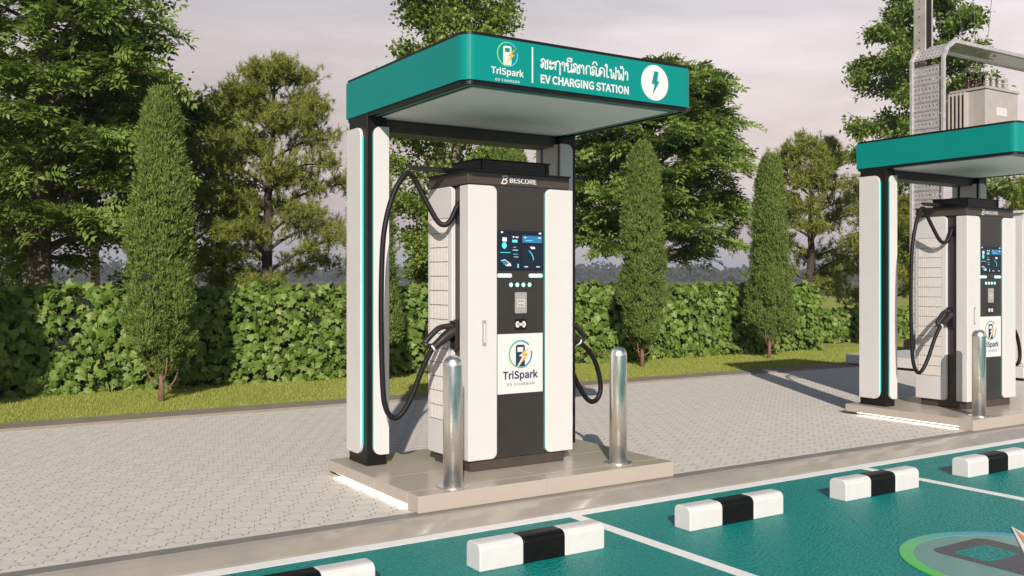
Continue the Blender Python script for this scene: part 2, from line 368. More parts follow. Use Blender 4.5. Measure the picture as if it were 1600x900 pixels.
# ------------------------------------------------------------------ setting: ground, parking, kerb, paving
def sheet(name, m, x0, x1, y0, y1, z): 
    b = MB(); b.add([(x0, y0, z), (x1, y0, z), (x1, y1, z), (x0, y1, z)], [(0, 1, 2, 3)]); o = b.build(name, m); o['kind'] = 'structure'; return o
sheet('ground', M['earth'], -3500, 4500, -3500, 4500, -.16)
box('parking_surface', M['tarmac'], None, -16, 44, -16, 5.60, -.15, -.08)['kind'] = 'structure'
lw = MB(); lw.box(-260, 700, 11.86, 62, -.14, .012); lw.build('lawn', M['lawn'])['kind'] = 'structure'
fd = MB(); fd.box(-3400, 4400, 62.0, 4300, -.14, .016); fd.build('field', M['field'])['kind'] = 'structure'

kb = MB(); prof = [(5.60, -.15), (5.60, -.083), (5.615, -.072), (5.70, -.034), (5.755, -.013), (5.785, -.004), (5.785, -.15)]
kb.prism([(y, z) for y, z in prof][::-1], -16, 44, lambda u, v, w: (w, u, v))
kb.build('kerb', M['kerb'], bevel=.006)['kind'] = 'structure'
kt = MB(); kt.box(-16, 44, 5.786, 5.905, -.15, 0.0); kt.build('kerb_top', M['kerbtop'], bevel=.004)['kind'] = 'structure'
ed = MB(); ed.box(-16, 44, 11.395, 11.86, -.14, .03); ed.build('lawn_edging', M['edging'], bevel=.008)['kind'] = 'structure'

bm_ = MB()
bm_.box(-16, 44, 5.480, 5.593, -.08, -.0783)
for k in range(-1, 6):
    x = 4.03 + 3.2 * k; bm_.box(x, x + .095, -2.5, 5.4795, -.08, -.0783)
bm_.build('bay_markings', M['paint'])['kind'] = 'structure'

# paving: interlocking blocks with S-shaped edges
PX, PY = .168, .1442
pv = bpy.data.objects.new('paving', None); C.objects.link(pv); pv['kind'] = 'structure'; ORG['paving'] = Vector((0, 0, 0))
box('bedding', M['sand'], pv, -6, 26, 5.906, 11.394, -.14, -.0013)
def paver_outline(sx, sy):
    Vv = [(0, 2 / 3), (-.5, 1 / 3), (-.5, -1 / 3), (0, -2 / 3), (.5, -1 / 3), (.5, 1 / 3)]; P = []
    for i in range(6):
        a, b = Vector(Vv[i]), Vector(Vv[(i + 1) % 6]); a = Vector((a.x * PX, a.y * PY)); b = Vector((b.x * PX, b.y * PY))
        d = (b - a).normalized(); nn = Vector((d.y, -d.x))
        for t in (0, .28, .72):
            off = .018 * math.sin(2 * math.pi * t); q = a.lerp(b, t) + nn * off; P.append((q.x * sx, q.y * sy))
    return P
PO = paver_outline(.964, .958); PI_ = [(x * .997, y * .997) for x, y in PO]
nP = len(PO)
pv_v = np.array([(x, y, -.010) for x, y in PO] + [(x, y, -.0003) for x, y in PO] + [(x, y, 0) for x, y in PI_])
pv_f = [tuple(range(2 * nP, 3 * nP))] + [(i, (i + 1) % nP, (i + 1) % nP + nP, i + nP) for i in range(nP)] + [(i + nP, (i + 1) % nP + nP, (i + 1) % nP + 2 * nP, i + 2 * nP) for i in range(nP)]
pv_m = [0] + [1] * nP + [0] * nP               # the flanks carry grout
rng = random.Random(5)
cells = []
camv = Vector((math.cos(R(57.1)), math.sin(R(57.1)))); camr = Vector((camv.y, -camv.x))
j0, j1 = int(5.905 / PY), int(11.395 / PY) + 1
for j in range(j0, j1 + 1):
    for i in range(-8, 130):
        x = i * PX + (j % 2) * PX / 2 + .01; y = j * PY + .02
        if not (5.915 < y + .05 and y - .05 < 11.39): continue
        d = x * camv.x + y * camv.y; s_ = (x * camr.x + y * camr.y) / d
        if abs(s_) > .66 or x > 21: continue
        cells.append((d, abs(s_), x, y))
cells.sort()
def paver_pts(x, y):
    a = pv_v.copy(); dz = rng.uniform(-.0006, .0); a[:, 0] += x; a[:, 1] = np.clip(a[:, 1] + y, 5.908, 11.392); a[:, 2] += dz; return a
big = [c for c in cells if c[1] < .545 and 5.97 < c[3] < 11.3 and not (2.97 < c[2] < 5.4 and 5.8 < c[3] < 7.5)][:298]; bigset = set(c[2:] for c in big)
pme = bpy.data.meshes.new('paver'); pme.from_pydata([tuple(v) for v in pv_v], [], pv_f); pme.materials.append(M['paver']); pme.materials.append(M['grout']); pme.polygons.foreach_set('material_index', pv_m)
for c in big:
    o = bpy.data.objects.new('paver', pme); C.objects.link(o); o.parent = pv; o.location = (c[2], c[3], rng.uniform(-.0006, 0))
    o.rotation_euler = (rng.uniform(-.003, .003), rng.uniform(-.003, .003), 0)
b = MB()
for c in cells:
    if c[2:] in bigset: continue
    b.add(paver_pts(c[2], c[3]), pv_f); b.m[-len(pv_f):] = pv_m
o = b.build('pavers', [M['paver'], M['grout']], pv); o['kind'] = 'stuff'

# ------------------------------------------------------------------ station, built once and copied
DX = 6.55
def plinth():
    t = thing('plinth', (4.18, 6.65, 0), 'low beige stone plinth with a white light strip beneath, in front of the long hedge', 'plinth', 'charger plinths')
    x0, x1, y0, y1 = 3.02, 5.348, 5.843, 7.46; zt = .12
    ys = [y0, 6.013, 6.552, y1]; xs = [x0, 4.10, x1]
    for r_ in range(3):
        for c_ in range(2):
            box('slab', M['slab'], t, xs[c_] + (.0008 if c_ else 0), xs[c_ + 1] - (0 if c_ else .0008), ys[r_] + (.0008 if r_ else 0), ys[r_ + 1] - (.0008 if r_ < 2 else 0), .034 if r_ else .0012, zt, .004)
    box('core', M['kerbtop'], t, 3.105, 5.30, 6.02, 7.40, 0.001, .0335)
    box('led_strip', M['glow_white'], t, 3.030, 3.0745, 6.00, 7.30, .0300, .0335)
    return t
def bollard(x, y, label):
    t = thing('bollard', (x, y, .12), label, 'bollard', 'steel bollards guarding the chargers')
    MB().lathe(x, y, [(.0, .1215), (.071, .1215), (.071, .985), (.0715, .987), (.0715, .99), (.070, 1.003), (.062, 1.027), (.047, 1.046), (.026, 1.056), (.0, 1.059)], 40).build('post', M['steel'], t, smooth=True)
    MB().lathe(x, y, [(.0, .1208), (.118, .1208), (.118, .125), (.112, .128), (.073, .128)], 40).build('base_flange', M['steel'], t, .001)
    return t

def post_parts(t, xa, xb, ya, yb, mirror):
    p = box('post', M['black'], t, xa, xb, ya, yb, .1205, 2.94, .004)
    xo = xb if mirror else xa                       # outer side
    mxf = (lambda x: xa + xb - x) if mirror else (lambda x: x)
    z0, z1 = .205, 2.822
    # broad face panels towards the bays
    def panel(poly, f, side):
        MB().prism(poly, 0, .026, f).build('panel', M['white2'], p, .004)
        n = len(poly); q = []
    u0, u1 = (xa + .048, xb + .013)
    corners = (1, 0, 0, 1)
    if mirror: u0, u1 = xa - .013, xb - .048; corners = (0, 1, 1, 0)
    panel(rrect(u0, u1, z0, z1, .065, corners), XZ(ya), 0)
    eu = u0 if not mirror else u1
    e0, e1 = (eu - .0045, eu - .0005) if not mirror else (eu + .0005, eu + .0045)
    flat('edge_light', [[(e0, z0 + .07), (e1, z0 + .07), (e1, z1 - .07), (e0, z1 - .07)]], XZ(ya), .012, M['glow_soft'], p)
    # both long faces: outer one panel, inner one panel plus a narrow one
    for side, X, sg in ((0, xa, 1), (1, xb, -1)):
        f = (lambda X, sg: (lambda u, v, w: (X - sg * w, u, v)))(X, sg)
        outer = (side == 0) != mirror
        segs = [(ya + .068, yb - .004)] if outer else [(ya + .002, ya + .235), (ya + .275, yb - .004)]
        if not outer: segs = [(ya + .03, ya + .245), (ya + .285, yb + .004)]
        for k, (a, c) in enumerate(segs):
            poly = rrect(a, c, z0, z1, .075 if outer else .04, (1, 0, 0, 1) if outer else ((0, 1, 1, 0) if k == 0 else (0, 0, 0, 0)))
            if sg > 0: poly = poly[::-1]
            MB().prism(poly, 0, .026, f).build('panel', M['white2'], p, .004)
        if outer:
            a = segs[0][0]; poly = [(a - .006, z0 + .08), (a - .0005, z0 + .08), (a - .0005, z1 - .08), (a - .006, z1 - .08)]
            if sg > 0: poly = poly[::-1]
            flat('edge_light', [poly], f, .012, M['glow_teal'], p)
    return p

LAO = {   # pen strokes of the sign's script, drawn in a 1 x 1 letter box
 'so': (.95, [[(.30, .30), (.15, .42), (.05, .25), (.16, .08), (.30, .22), (.32, .55), (.15, .70), (.08, .86), (.30, .98), (.52, .80), (.56, .40), (.56, .05), (.80, .05), (.86, .30), (.80, .75), (.70, .60)], [(.70, .78), (.92, .98)]]),
 'a': (.62, [[(.12, .72), (.22, .88), (.30, .72), (.18, .62), (.12, .72), (.20, .58), (.50, .68), (.58, .86)], [(.12, .20), (.22, .36), (.30, .20), (.18, .10), (.12, .20), (.20, .06), (.50, .16), (.58, .34)]]),
 'tho': (.92, [[(.18, .55), (.06, .70), (.20, .85), (.30, .68), (.22, .40), (.22, .02)], [(.22, .30), (.30, .80), (.55, .98), (.76, .80), (.78, .30), (.78, -.45)]]),
 'aa': (.55, [[(.20, .62), (.08, .76), (.22, .95), (.40, .85), (.42, .50), (.42, .02)]]),
 'no': (.90, [[(.26, .72), (.12, .64), (.06, .82), (.20, .95), (.30, .80), (.30, .10), (.46, .02), (.60, .14), (.70, .12), (.76, .02), (.84, .10), (.70, .26), (.62, .12)], [(.74, .20), (.74, .95)]]),
 'ii': (0, [[(-.72, 1.18), (-.60, 1.42), (-.30, 1.44), (-.12, 1.22), (-.40, 1.14), (-.72, 1.18)], [(-.14, 1.22), (-.14, 1.52)]]),
 'ko': (.85, [[(.20, .02), (.20, .45), (.10, .55), (.22, .66), (.24, .88), (.48, .98), (.70, .85), (.74, .50), (.74, .02)]]),
 'lo': (.92, [[(.30, .30), (.14, .40), (.06, .22), (.18, .06), (.34, .22), (.36, .52), (.14, .66), (.10, .86), (.36, .98), (.60, .86), (.62, .40), (.62, .08), (.84, .06), (.88, .28)]]),
 'o': (0, [[(-.76, 1.16), (-.62, 1.44), (-.32, 1.44), (-.16, 1.16)]]),
 'do': (.88, [[(.34, .42), (.22, .52), (.30, .66), (.44, .54), (.34, .36), (.18, .20), (.14, .02)], [(.14, .05), (.12, .70), (.30, .95), (.56, .96), (.74, .78), (.76, .02)]]),
 'ai': (.55, [[(.10, 1.15), (.02, 1.32), (.16, 1.42), (.26, 1.24), (.22, .90), (.22, .20), (.34, .03), (.48, .16)]]),
 'fo': (1.0, [[(.16, .72), (.06, .84), (.18, .96), (.28, .82), (.26, .12), (.38, .02), (.50, .30), (.56, .62), (.62, .30), (.72, .02), (.86, .12), (.86, 1.30)]]),
 'tho2': (0, [[(-.56, 1.34), (-.50, 1.44), (-.42, 1.34), (-.50, 1.26), (-.30, 1.30), (-.24, 1.52)]]),
}
WORD = ['so', 'a', 'tho', 'aa', 'no', 'ii', 'so', 'aa', 'ko', 'lo', 'o', 'do', 'ai', 'fo', 'fo', 'tho2', 'aa']
def lao_sign(parent, f, u0, u1, v0, h, w):
    x = 0; P = []
    for g in WORD:
        adv, st = LAO[g]
        for s_ in st: P.append([(x + a, b_) for a, b_ in s_])
        x += adv
    k = (u1 - u0) / x; q = []
    for s_ in P:
        c_ = catmull([(u0 + a * k, v0 + b_ * h, 0) for a, b_ in s_], 4)
        q += ribbon(c_, .0098)
    return flat('sign_lettering', q, f, w, M['ink_white'], parent)

def canopy():
    x0, x1, y0, y1 = 3.16, 5.20, 5.455, 7.41; zb, zt = 2.925, 3.222
    t = thing('canopy', (4.18, 6.6, .12), 'teal canopy on two black and white posts, its whole sign showing', 'canopy', 'canopies over the chargers')
    post_parts(t, 3.165, 3.335, 7.01, 7.36, False)
    post_parts(t, 5.055, 5.222, 7.01, 7.36, True)
    poly = rrect(x0, x1, y0, y1, .085, (1, 1, 0, 0), 8); inner = rrect(x0 + .02, x1 - .02, y0 + .02, y1 - .02, .066, (1, 1, 0, 0), 8)
    def ring(po, pi, z0, z1, name, m, bev=0):
        n = len(po); b = MB()
        vs = [(x, y, z0) for x, y in po] + [(x, y, z1) for x, y in po] + [(x, y, z0) for x, y in pi] + [(x, y, z1) for x, y in pi]; fs = []
        for i in range(n):
            j = (i + 1) % n; fs += [(i, j, j + n, i + n), (j + 2 * n, i + 2 * n, i + 3 * n, j + 3 * n), (i + n, j + n, j + 3 * n, i + 3 * n), (j, i, i + 2 * n, j + 2 * n)]
        b.add(vs, fs); return b.build(name, m, t, bev)
    ring(poly, inner, zb, zt, 'fascia', M['teal'])
    off = lambda d, r: rrect(x0 + d, x1 - d, y0 + d, y1 - d, r, (1, 1, 0, 0), 8)
    ring(off(.010, .076), off(.022, .064), zt + .0003, zt + .024, 'top_trim', M['black'])
    ring(off(.012, .074), off(.045, .045), zb - .028, zb - .0003, 'bottom_trim', M['black'])
    MB().prism(off(.0225, .064), zt - .06, zt - .005, XY(0)).build('roof', M['black'], t)
    ring(off(.0455, .045), off(.13, .02), zb - .020, zb - .010, 'light_recess', M['black'])
    ring(off(.080, .03), off(.092, .02), zb - .0225, zb - .0203, 'led_strip', M['glow_soft'])
    MB().prism(rrect(x0 + .135, x1 - .135, y0 + .135, 7.075, .01), zb - .026, zb + .02, XY(0)).build('soffit', M['soffit'], t, .003)
    box('beam', M['bronze'], t, 3.337, 5.053, 7.085, 7.345, 2.80, 2.902, .004)
    f = XZ(y0)
    cx, cz = 3.493, 3.123
    logo(t, f, cx, cz, .084, 'ring_sign', 'ink_cream', 'ink_orange', None, .90)
    lettering('sign_lettering', 'TriSpark', 3.362, 3.624, 2.968, 3.030, f, .0015, M['ink_white'], t, .009)
    lettering('sign_lettering', 'EV CHARGER', 3.397, 3.590, 2.936, 2.953, f, .0015, M['ink_white'], t, .006, 1.1)
    flat('sign_divider', [[(3.690, 2.952), (3.701, 2.952), (3.701, 3.197), (3.690, 3.197)]], f, .0015, M['ink_white'], t)
    lao_sign(t, f, 3.764, 4.548, 3.062, .067, .0015)
    lettering('sign_lettering', 'EV CHARGING STATION', 3.764, 4.550, 2.960, 3.020, f, .0015, M['ink_white'], t, .012)
    bd = flat('badge', [circle(4.803, 3.076, .133, 40)], f, .0015, M['ink_white'], t)
    flat('badge_bolt', [[(4.797, 3.162), (4.838, 3.162), (4.826, 3.090), (4.848, 3.090), (4.782, 2.985), (4.800, 3.066), (4.772, 3.066)]], f, .003, M['teal'], bd)
    return t

def tri(pts, name, m, parent, r, n=10, smooth=True): return MB().tube(catmull(pts, 6), r, n).build(name, m, parent, smooth=smooth)

def charger():
    t = thing('ev_charger', (4.19, 6.66, .12), 'tall white and charcoal charger cabinet with two black cables, wholly in view', 'charger', 'charger cabinets')
    x0, x1 = 3.70, 4.69; yf = 6.33; zp0, zp1 = .208, 2.33; xm = (x0 + x1) / 2
    box('base', M['bronze'], t, 3.735, 4.62, 6.362, 6.94, .1205, .205, .004)
    box('body', M['char'], t, 3.735, 4.655, 6.348, 6.96, .2055, 2.338, .004)
    # four white corner shells
    for a, c, cor in ((x0, 3.959, (0, 1, 1, 0)), (4.42, x1, (1, 0, 0, 1))):
        MB().prism(rrect(a, c, zp0, zp1, .05, cor), -.140, 0, XZ(yf)).build('front_panel', M['white'], t, .008, seg=3)
    flat('edge_light', [[(4.4085, zp0 + .03), (4.4185, zp0 + .03), (4.4185, zp1 - .03), (4.4085, zp1 - .03)]], XZ(6.348), .004, M['glow_soft'], t)
    for sgn, X in ((1, x0), (-1, x1)):
        f = (lambda X, sgn: (lambda u, v, w: (X + sgn * w, u, v)))(X, sgn)
        po = rrect(6.59, 6.99, .203, 2.337, .045, (1, 0, 0, 1))
        if sgn < 0: po = po[::-1]
        sp = MB().prism(po[::-1], 0, .034, f).build('side_panel', M['white'], t, .005)
        g = (lambda X, sgn: (lambda u, v, w: (X - sgn * w, u, v)))(X, sgn)
        flat('vent_backing', [rrect(6.648, 6.957, .475, 2.092, .004, n=1)[::-1 if sgn > 0 else 1]], g, .0006, M['kerbtop'], sp)
        n = 14; ph = (2.088 - .478) / n
        for i in range(n):
            b = MB(); za, zb_ = .478 + i * ph + .003, .478 + (i + 1) * ph - .003; xr0, xr1 = (X - .0045, X - .0008) if sgn > 0 else (X + .0008, X + .0045)
            xq0, xq1 = (X - .0025, X - .0008) if sgn > 0 else (X + .0008, X + .0025)
            b.box(xq0, xq1, 6.652, 6.953, za, zb_)
            for k in range(12):
                y = 6.652 + .301 * (k + .12) / 12; b.box(xr0, xr1, y, y + .015, za + .002, zb_ - .002)
            b.build('vent_row', M['vent'], sp)
    # hood
    hd = box('hood', M['bronze'], t, x0 + .002, 4.664, 6.345, 6.985, 2.3395, 2.432, .004)
    box('hood_lid', M['navy'], hd, x0 - .006, 4.674, 6.336, 6.99, 2.4325, 2.445, .003)
    rb = box('roof_box', M['navy'], t, 3.86, 4.54, 6.45, 6.87, 2.4455, 2.545, .004)
    box('lid', M['navy'], rb, 3.853, 4.555, 6.442, 6.878, 2.5455, 2.553, .002)
    for xx in (3.885, 4.50): box('rib', M['black'], rb, xx, xx + .012, 6.442, 6.4497, 2.447, 2.544)
    MB().prism([(3.36, 2.468), (3.41, 2.452), (3.868, 2.4456), (3.868, 2.486), (3.36, 2.484)], -6.69, -6.635, lambda u, v, w: (u, -w, v)).build('hanger_arm', M['navy'], t, .003)
    mk = []
    for st in ([(.40, 1), (.08, 0)], [(.12, .93), (.80, 1.02), (.92, .78), (.50, .55), (.28, .52), (.80, .42), (.78, .1), (.3, -.03), (-.12, .06)]):
        mk += ribbon(catmull([(4.008 + a * .058, 2.355 + b_ * .058, 0) for a, b_ in st], 5), .0085)
    flat('brand_mark', mk, XZ(6.345), .0015, M['ink_white'], hd)
    lettering('brand_lettering', 'BESCORE', 4.083, 4.336, 2.362, 2.402, XZ(6.345), .0015, M['ink_white'], hd, .008)
    # display
    f = XZ(6.348)
    ds = flat('display', [rrect(3.965, 4.403, 1.676, 1.988, .006, n=2)], f, .006, M['scr'], t)
    fs = XZ(6.342)
    def ui(polys, m, w=.0008): flat('screen_graphic', polys, fs, w, M[m], ds)['kind'] = 'stuff'
    rc = lambda a, b_, c_, d_: [(a, c_), (b_, c_), (b_, d_), (a, d_)]
    L = lambda q: 3.965 + q * .438; Z = lambda q: 1.676 + q * .312
    ui([rc(L(.02), L(.47), Z(.03), Z(.89)), rc(L(.54), L(.97), Z(.03), Z(.62))], 'scr_dark')
    ui([rc(L(.54), L(.97), Z(.70), Z(.88))], 'scr_blue', .0012)
    ui([circle(L(.15), Z(.62), .022, 20, .026), rc(L(.32), L(.43), Z(.70), Z(.77)), rc(L(.06), L(.28), Z(.435), Z(.45)), rc(L(.60), L(.76), Z(.745), Z(.765)), rc(L(.43), L(.46), Z(.06), Z(.16)),
        rc(L(.34), L(.40), Z(.57), Z(.585)), rc(L(.34), L(.44), Z(.40), Z(.41))] + ribbon(catmull([(L(.68), Z(.50), 0), (L(.76), Z(.38), 0), (L(.78), Z(.26), 0)], 5), .006), 'scr_cyan', .0016)
    ui([rc(L(.11), L(.20), Z(.72), Z(.82)), rc(L(.33), L(.36), Z(.82), Z(.86)), rc(L(.39), L(.45), Z(.82), Z(.85)), rc(L(.33), L(.44), Z(.50), Z(.515)), rc(L(.08), L(.12), Z(.93), Z(.97)), rc(L(.90), L(.95), Z(.925), Z(.965)),
        rc(L(.35), L(.45), Z(.33), Z(.34)), rc(L(.58), L(.66), Z(.08), Z(.10)), rc(L(.84), L(.92), Z(.08), Z(.10)), rc(L(.58), L(.62), Z(.82), Z(.845)), rc(L(.88), L(.94), Z(.82), Z(.84)),
        [(L(.70), Z(.60)), (L(.74), Z(.54)), (L(.82), Z(.55)), (L(.80), Z(.60))], [(L(.07), Z(.24)), (L(.16), Z(.27)), (L(.28), Z(.17)), (L(.30), Z(.11)), (L(.20), Z(.10))]], 'scr_white', .0018)
    ui([[(L(.075), Z(.23)), (L(.16), Z(.255)), (L(.25), Z(.18)), (L(.19), Z(.12))]], 'scr_blue', .0021)
    for a, c in ((3.971, 4.103), (4.266, 4.397)): flat('light_bar', [rrect(a, c, 1.619, 1.648, .012)], f, .004, M['glow_mint'], t)
    for k in range(4): flat('indicator_light', [circle(4.0965 + k * .0585, 1.5605, .0155, 16, .0165)], f, .004, M['glow_mint'], t)
    cr = MB().prism(rrect(4.131, 4.242, 1.334, 1.502, .010), 0, .010, f).build('card_reader', M['grey'], t, .003)
    fc = XZ(6.338)
    flat('reader_icon', [rc(4.150, 4.222, 1.385, 1.390), rc(4.150, 4.222, 1.440, 1.445), rc(4.150, 4.155, 1.390, 1.440), rc(4.217, 4.222, 1.390, 1.440), circle(4.172, 1.415, .009, 12), circle(4.200, 1.415, .009, 12), rc(4.172, 4.200, 1.412, 1.418)], fc, .001, M['grey_icon'], cr)
    em = flat('plug_emblem', [rrect(4.132, 4.240, 1.203, 1.290, .012)], f, .003, M['black'], t)
    fe = XZ(6.345)
    flat('emblem_icon', [circle(4.157, 1.247, .019, 16, .026), circle(4.216, 1.247, .019, 16, .026), rc(4.157, 4.216, 1.237, 1.257)], fe, .0012, M['grey_icon'], em)
    ps = flat('poster', [rc(3.970, 4.397, .704, 1.174)], f, .005, M['poster'], t)
    fp = XZ(6.343)
    logo(ps, fp, 4.184, 1.012, .112, 'ring', 'ink_navy', 'ink_orange', 'poster', .885)
    lettering('poster_lettering', 'TriSpark', 4.018, 4.350, .800, .884, fp, .0012, M['ink_navy'], ps, .012)
    lettering('poster_lettering', 'EV CHARGER', 4.060, 4.313, .765, .786, fp, .0012, M['ink_navy'], ps, .006, 1.15)
    hp = MB().prism(rrect(3.822, 3.858, 1.088, 1.288, .005, n=2), 0, .003, XZ(yf)).build('door_handle', M['grey'], t, .001)
    box('lever', M['white'], hp, 3.832, 3.848, yf - .010, yf - .0035, 1.112, 1.262, .003)
    # cable, nozzle and holster on each flank
    def flank(mir):
        X = (lambda x: x) if not mir else (lambda x: 2 * xm - x)
        P = lambda L_: [(X(x), y, z) for x, y, z in L_]
        y = 6.53
        hs = MB(); a, c = sorted((X(3.705), X(3.7345))); hs.box(a, c, 6.478, 6.582, 1.045, 1.29); ho = hs.build('holster', M['plastic'], t, .008)
        a, c = sorted((X(3.672), X(3.7048))); b = MB(); b.box(a, c, 6.483, 6.495, 1.06, 1.28); b.box(a, c, 6.565, 6.577, 1.06, 1.28); b.box(a, c, 6.4952, 6.5648, 1.262, 1.28); b.build('holster_rim', M['plastic'], ho, .004)
        a, c = sorted((X(3.716), X(3.7345))); MB().box(a, c, 6.49, 6.57, 2.115, 2.215).build('cable_gland', M['black'], t, .004)
        if not mir:
            path = [(3.735, y, 2.19), (3.705, y, 2.16), (3.665, y + .01, 2.07), (3.625, y + .03, 2.03), (3.575, y + .06, 2.055), (3.50, y + .10, 2.20), (3.43, y + .13, 2.345), (3.375, y + .13, 2.418), (3.31, y + .13, 2.395),
                    (3.22, y + .12, 2.25), (3.155, y + .12, 2.03), (3.128, y + .12, 1.78), (3.12, y + .12, 1.30), (3.128, y + .11, .80), (3.150, y + .10, .625), (3.205, y + .09, .550), (3.27, y + .08, .575), (3.345, y + .06, .70), (3.43, y + .03, .93), (3.495, y, 1.075)]
        else:
            path = [(3.735, y, 1.02), (3.65, y, .96), (3.57, y, .84), (3.49, y, .70), (3.41, y, .59), (3.34, y, .555), (3.28, y, .59), (3.255, y, .68), (3.29, y, .84), (3.37, y, .98), (3.495, y, 1.078)]
            path = [(x, yy, z) for x, yy, z in path]
        cb = MB().tube(catmull(P(path), 6), .0208, 12).build('charging_cable', M['rubber'], t, smooth=True)
        nb = MB(); nb.tube(catmull(P([(3.70, y, 1.205), (3.66, y, 1.19), (3.60, y, 1.15), (3.545, y, 1.108), (3.49, y, 1.072)]), 4), [.050 - .0013 * i for i in range(17)], 14)
        nb.tube(catmull(P([(3.69, y, 1.235), (3.63, y, 1.24), (3.55, y, 1.225), (3.475, y, 1.165), (3.425, y, 1.115)]), 4), [.026] * 4 + [.022] * 13, 10)
        nb.tube(P([(3.425, y, 1.118), (3.445, y, 1.092), (3.50, y, 1.09), (3.53, y, 1.10)]), [.021, .023, .02, .016], 10)
        nz_ = nb.build('nozzle', M['plastic'], cb, smooth=True)
        MB().tube(P([(3.497, y, 1.077), (3.487, y, 1.070)]), .0335, 16).build('nozzle_ring', M['glass_rim'], cb, smooth=False)
        return cb
    flank(False); flank(True)
    return t

pl = plinth(); cn = canopy(); ch = charger()
b1 = bollard(3.376, 5.998, 'polished steel bollard standing before the white side of the wholly visible charger')
b2 = bollard(4.938, 6.05, 'polished steel bollard alone on the bare end of the plinth, casting a shadow')
def shift(o, label):
    c = copy_tree(o); c.location.x += DX; c['label'] = label; return c
shift(pl, 'beige stone plinth cut off by the photo edge, beside the white equipment base')
shift(cn, 'teal canopy cut off by the photo edge, below the pole-mounted transformer')
shift(ch, 'charger cabinet under the partly visible canopy, by the perforated cable tray')
shift(b1, 'polished steel bollard in front of the charger below the transformer')

# ------------------------------------------------------------------ wheel stops
def wheel_stop(x):
    t = thing('wheel_stop', (x + .455, 4.79, -.08), '', 'wheel stop', 'wheel stops in the parking bays')
    prof = [(4.718, -.0797), (4.873, -.0797), (4.873, .045), (4.868, .062), (4.852, .076), (4.832, .081), (4.760, .081), (4.740, .076), (4.724, .062), (4.718, .045)]
    for k, m in enumerate(('block_w', 'block_k', 'block_w')):
        a = x + .91 * k / 3; MB().prism(prof[::-1], a + .0006, a + .91 / 3 - .0006, lambda u, v, w: (w, u, v)).build('white_block' if m == 'block_w' else 'black_block', M[m], t, .007)
    return t
ws = wheel_stop(1.272)
ws['label'] = 'white and black wheel stop mostly cut off by the lower photo edge'
for k, lb in ((1, 'white and black wheel stop straight in front of the fully visible plinth'), (2, 'white and black wheel stop past the bare end of the fully visible plinth'),
              (3, 'white and black wheel stop whose middle covers a white bay line, before the farther plinth'), (4, 'white and black wheel stop cut by the photo edge, the farthest one in the row')):
    c = copy_tree(ws); c.location.x += 1.596 * k - (.036 if k == 1 else 0); c['label'] = lb

# painted emblem in the bay
pe = thing('painted_emblem', (5.647, 3.10, -.08), 'round green and blue ringed pump emblem painted on the teal parking surface', 'painted emblem')
fz = XY(-.0765)
cx, cy, r = 5.647, 3.10, .713
Tg = lambda P: [(cx + u * r, cy + v * r) for u, v in P]
flat('disc', [Tg(circle(0, 0, .886, 64))], XY(-.0795), .003, M['disc_ground'], pe)
flat('ring', [Tg(p) for p in arc_band(.885, 1, 30, 384, 70)], XY(-.0795), .0045, M['ring_ground'], pe, (cx, cy, r))
flat('pump_body', [[(5.40, 2.45), (5.94, 2.45), (5.94, 3.235), (5.40, 3.235)], [(5.40, 3.235), (5.462, 3.235), (5.462, 3.47), (5.40, 3.53)], [(5.80, 3.235), (5.94, 3.235), (5.94, 3.53), (5.80, 3.47)],
     [(5.40, 3.53), (5.462, 3.47), (5.80, 3.47), (5.94, 3.53), (5.90, 3.585), (5.44, 3.585)]], XY(-.0764), .003, M['ink_grey'], pe)
MB().box(5.463, 5.799, 3.2355, 3.4695, -.0764, -.0732).build('window', M['tarmac'], pe)
flat('bolt_outline', [[(6.37, 3.62), (5.60, 3.07), (5.80, 3.02), (5.45, 2.52), (6.24, 3.12), (6.02, 3.15), (6.22, 3.40)]], XY(-.0733), .003, M['paint'], pe)
flat('bolt', [[(6.31, 3.56), (5.70, 3.09), (5.90, 3.05), (5.56, 2.62), (6.14, 3.09), (5.95, 3.12), (6.14, 3.38)]], XY(-.0702), .003, M['ink_orange'], pe)

# ------------------------------------------------------------------ utility pole, tray, transformer
pt = thing('utility_pole', (18.99, 12.76, 0), 'tall grooved concrete pole with drilled face rising above the farther canopy', 'pole')
b = MB(); xa, xb, ya, yb = 18.85, 19.14, 12.62, 12.90
poly = [(xa, ya), (xa + .050, ya), (xa + .060, ya + .10), (xb - .035, ya + .10), (xb - .025, ya), (xb, ya), (xb, yb), (xb - .055, yb), (xb - .075, yb - .10), (xa + .075, yb - .10), (xa + .055, yb), (xa, yb)]
b.prism(poly, .30, 9.5, XY(0)); sh = b.build('shaft', M['conc'], pt, .006)
box('channel_cover', M['black'], sh, xa + .0605, xb - .0355, ya + .02, ya + .0995, .35, 9.5)
b = MB()
for k in range(24):
    if k % 4 == 3: continue
    b.tube([(xa - .0015, 12.76, 5.3 + k * .17), (xa + .02, 12.76, 5.3 + k * .17)], .017, 10)
o = b.build('bolt_holes', M['black'], sh); o['kind'] = 'stuff'
box('footing', M['edging'], pt, 18.70, 19.29, 12.47, 13.05, .0125, .30, .01)

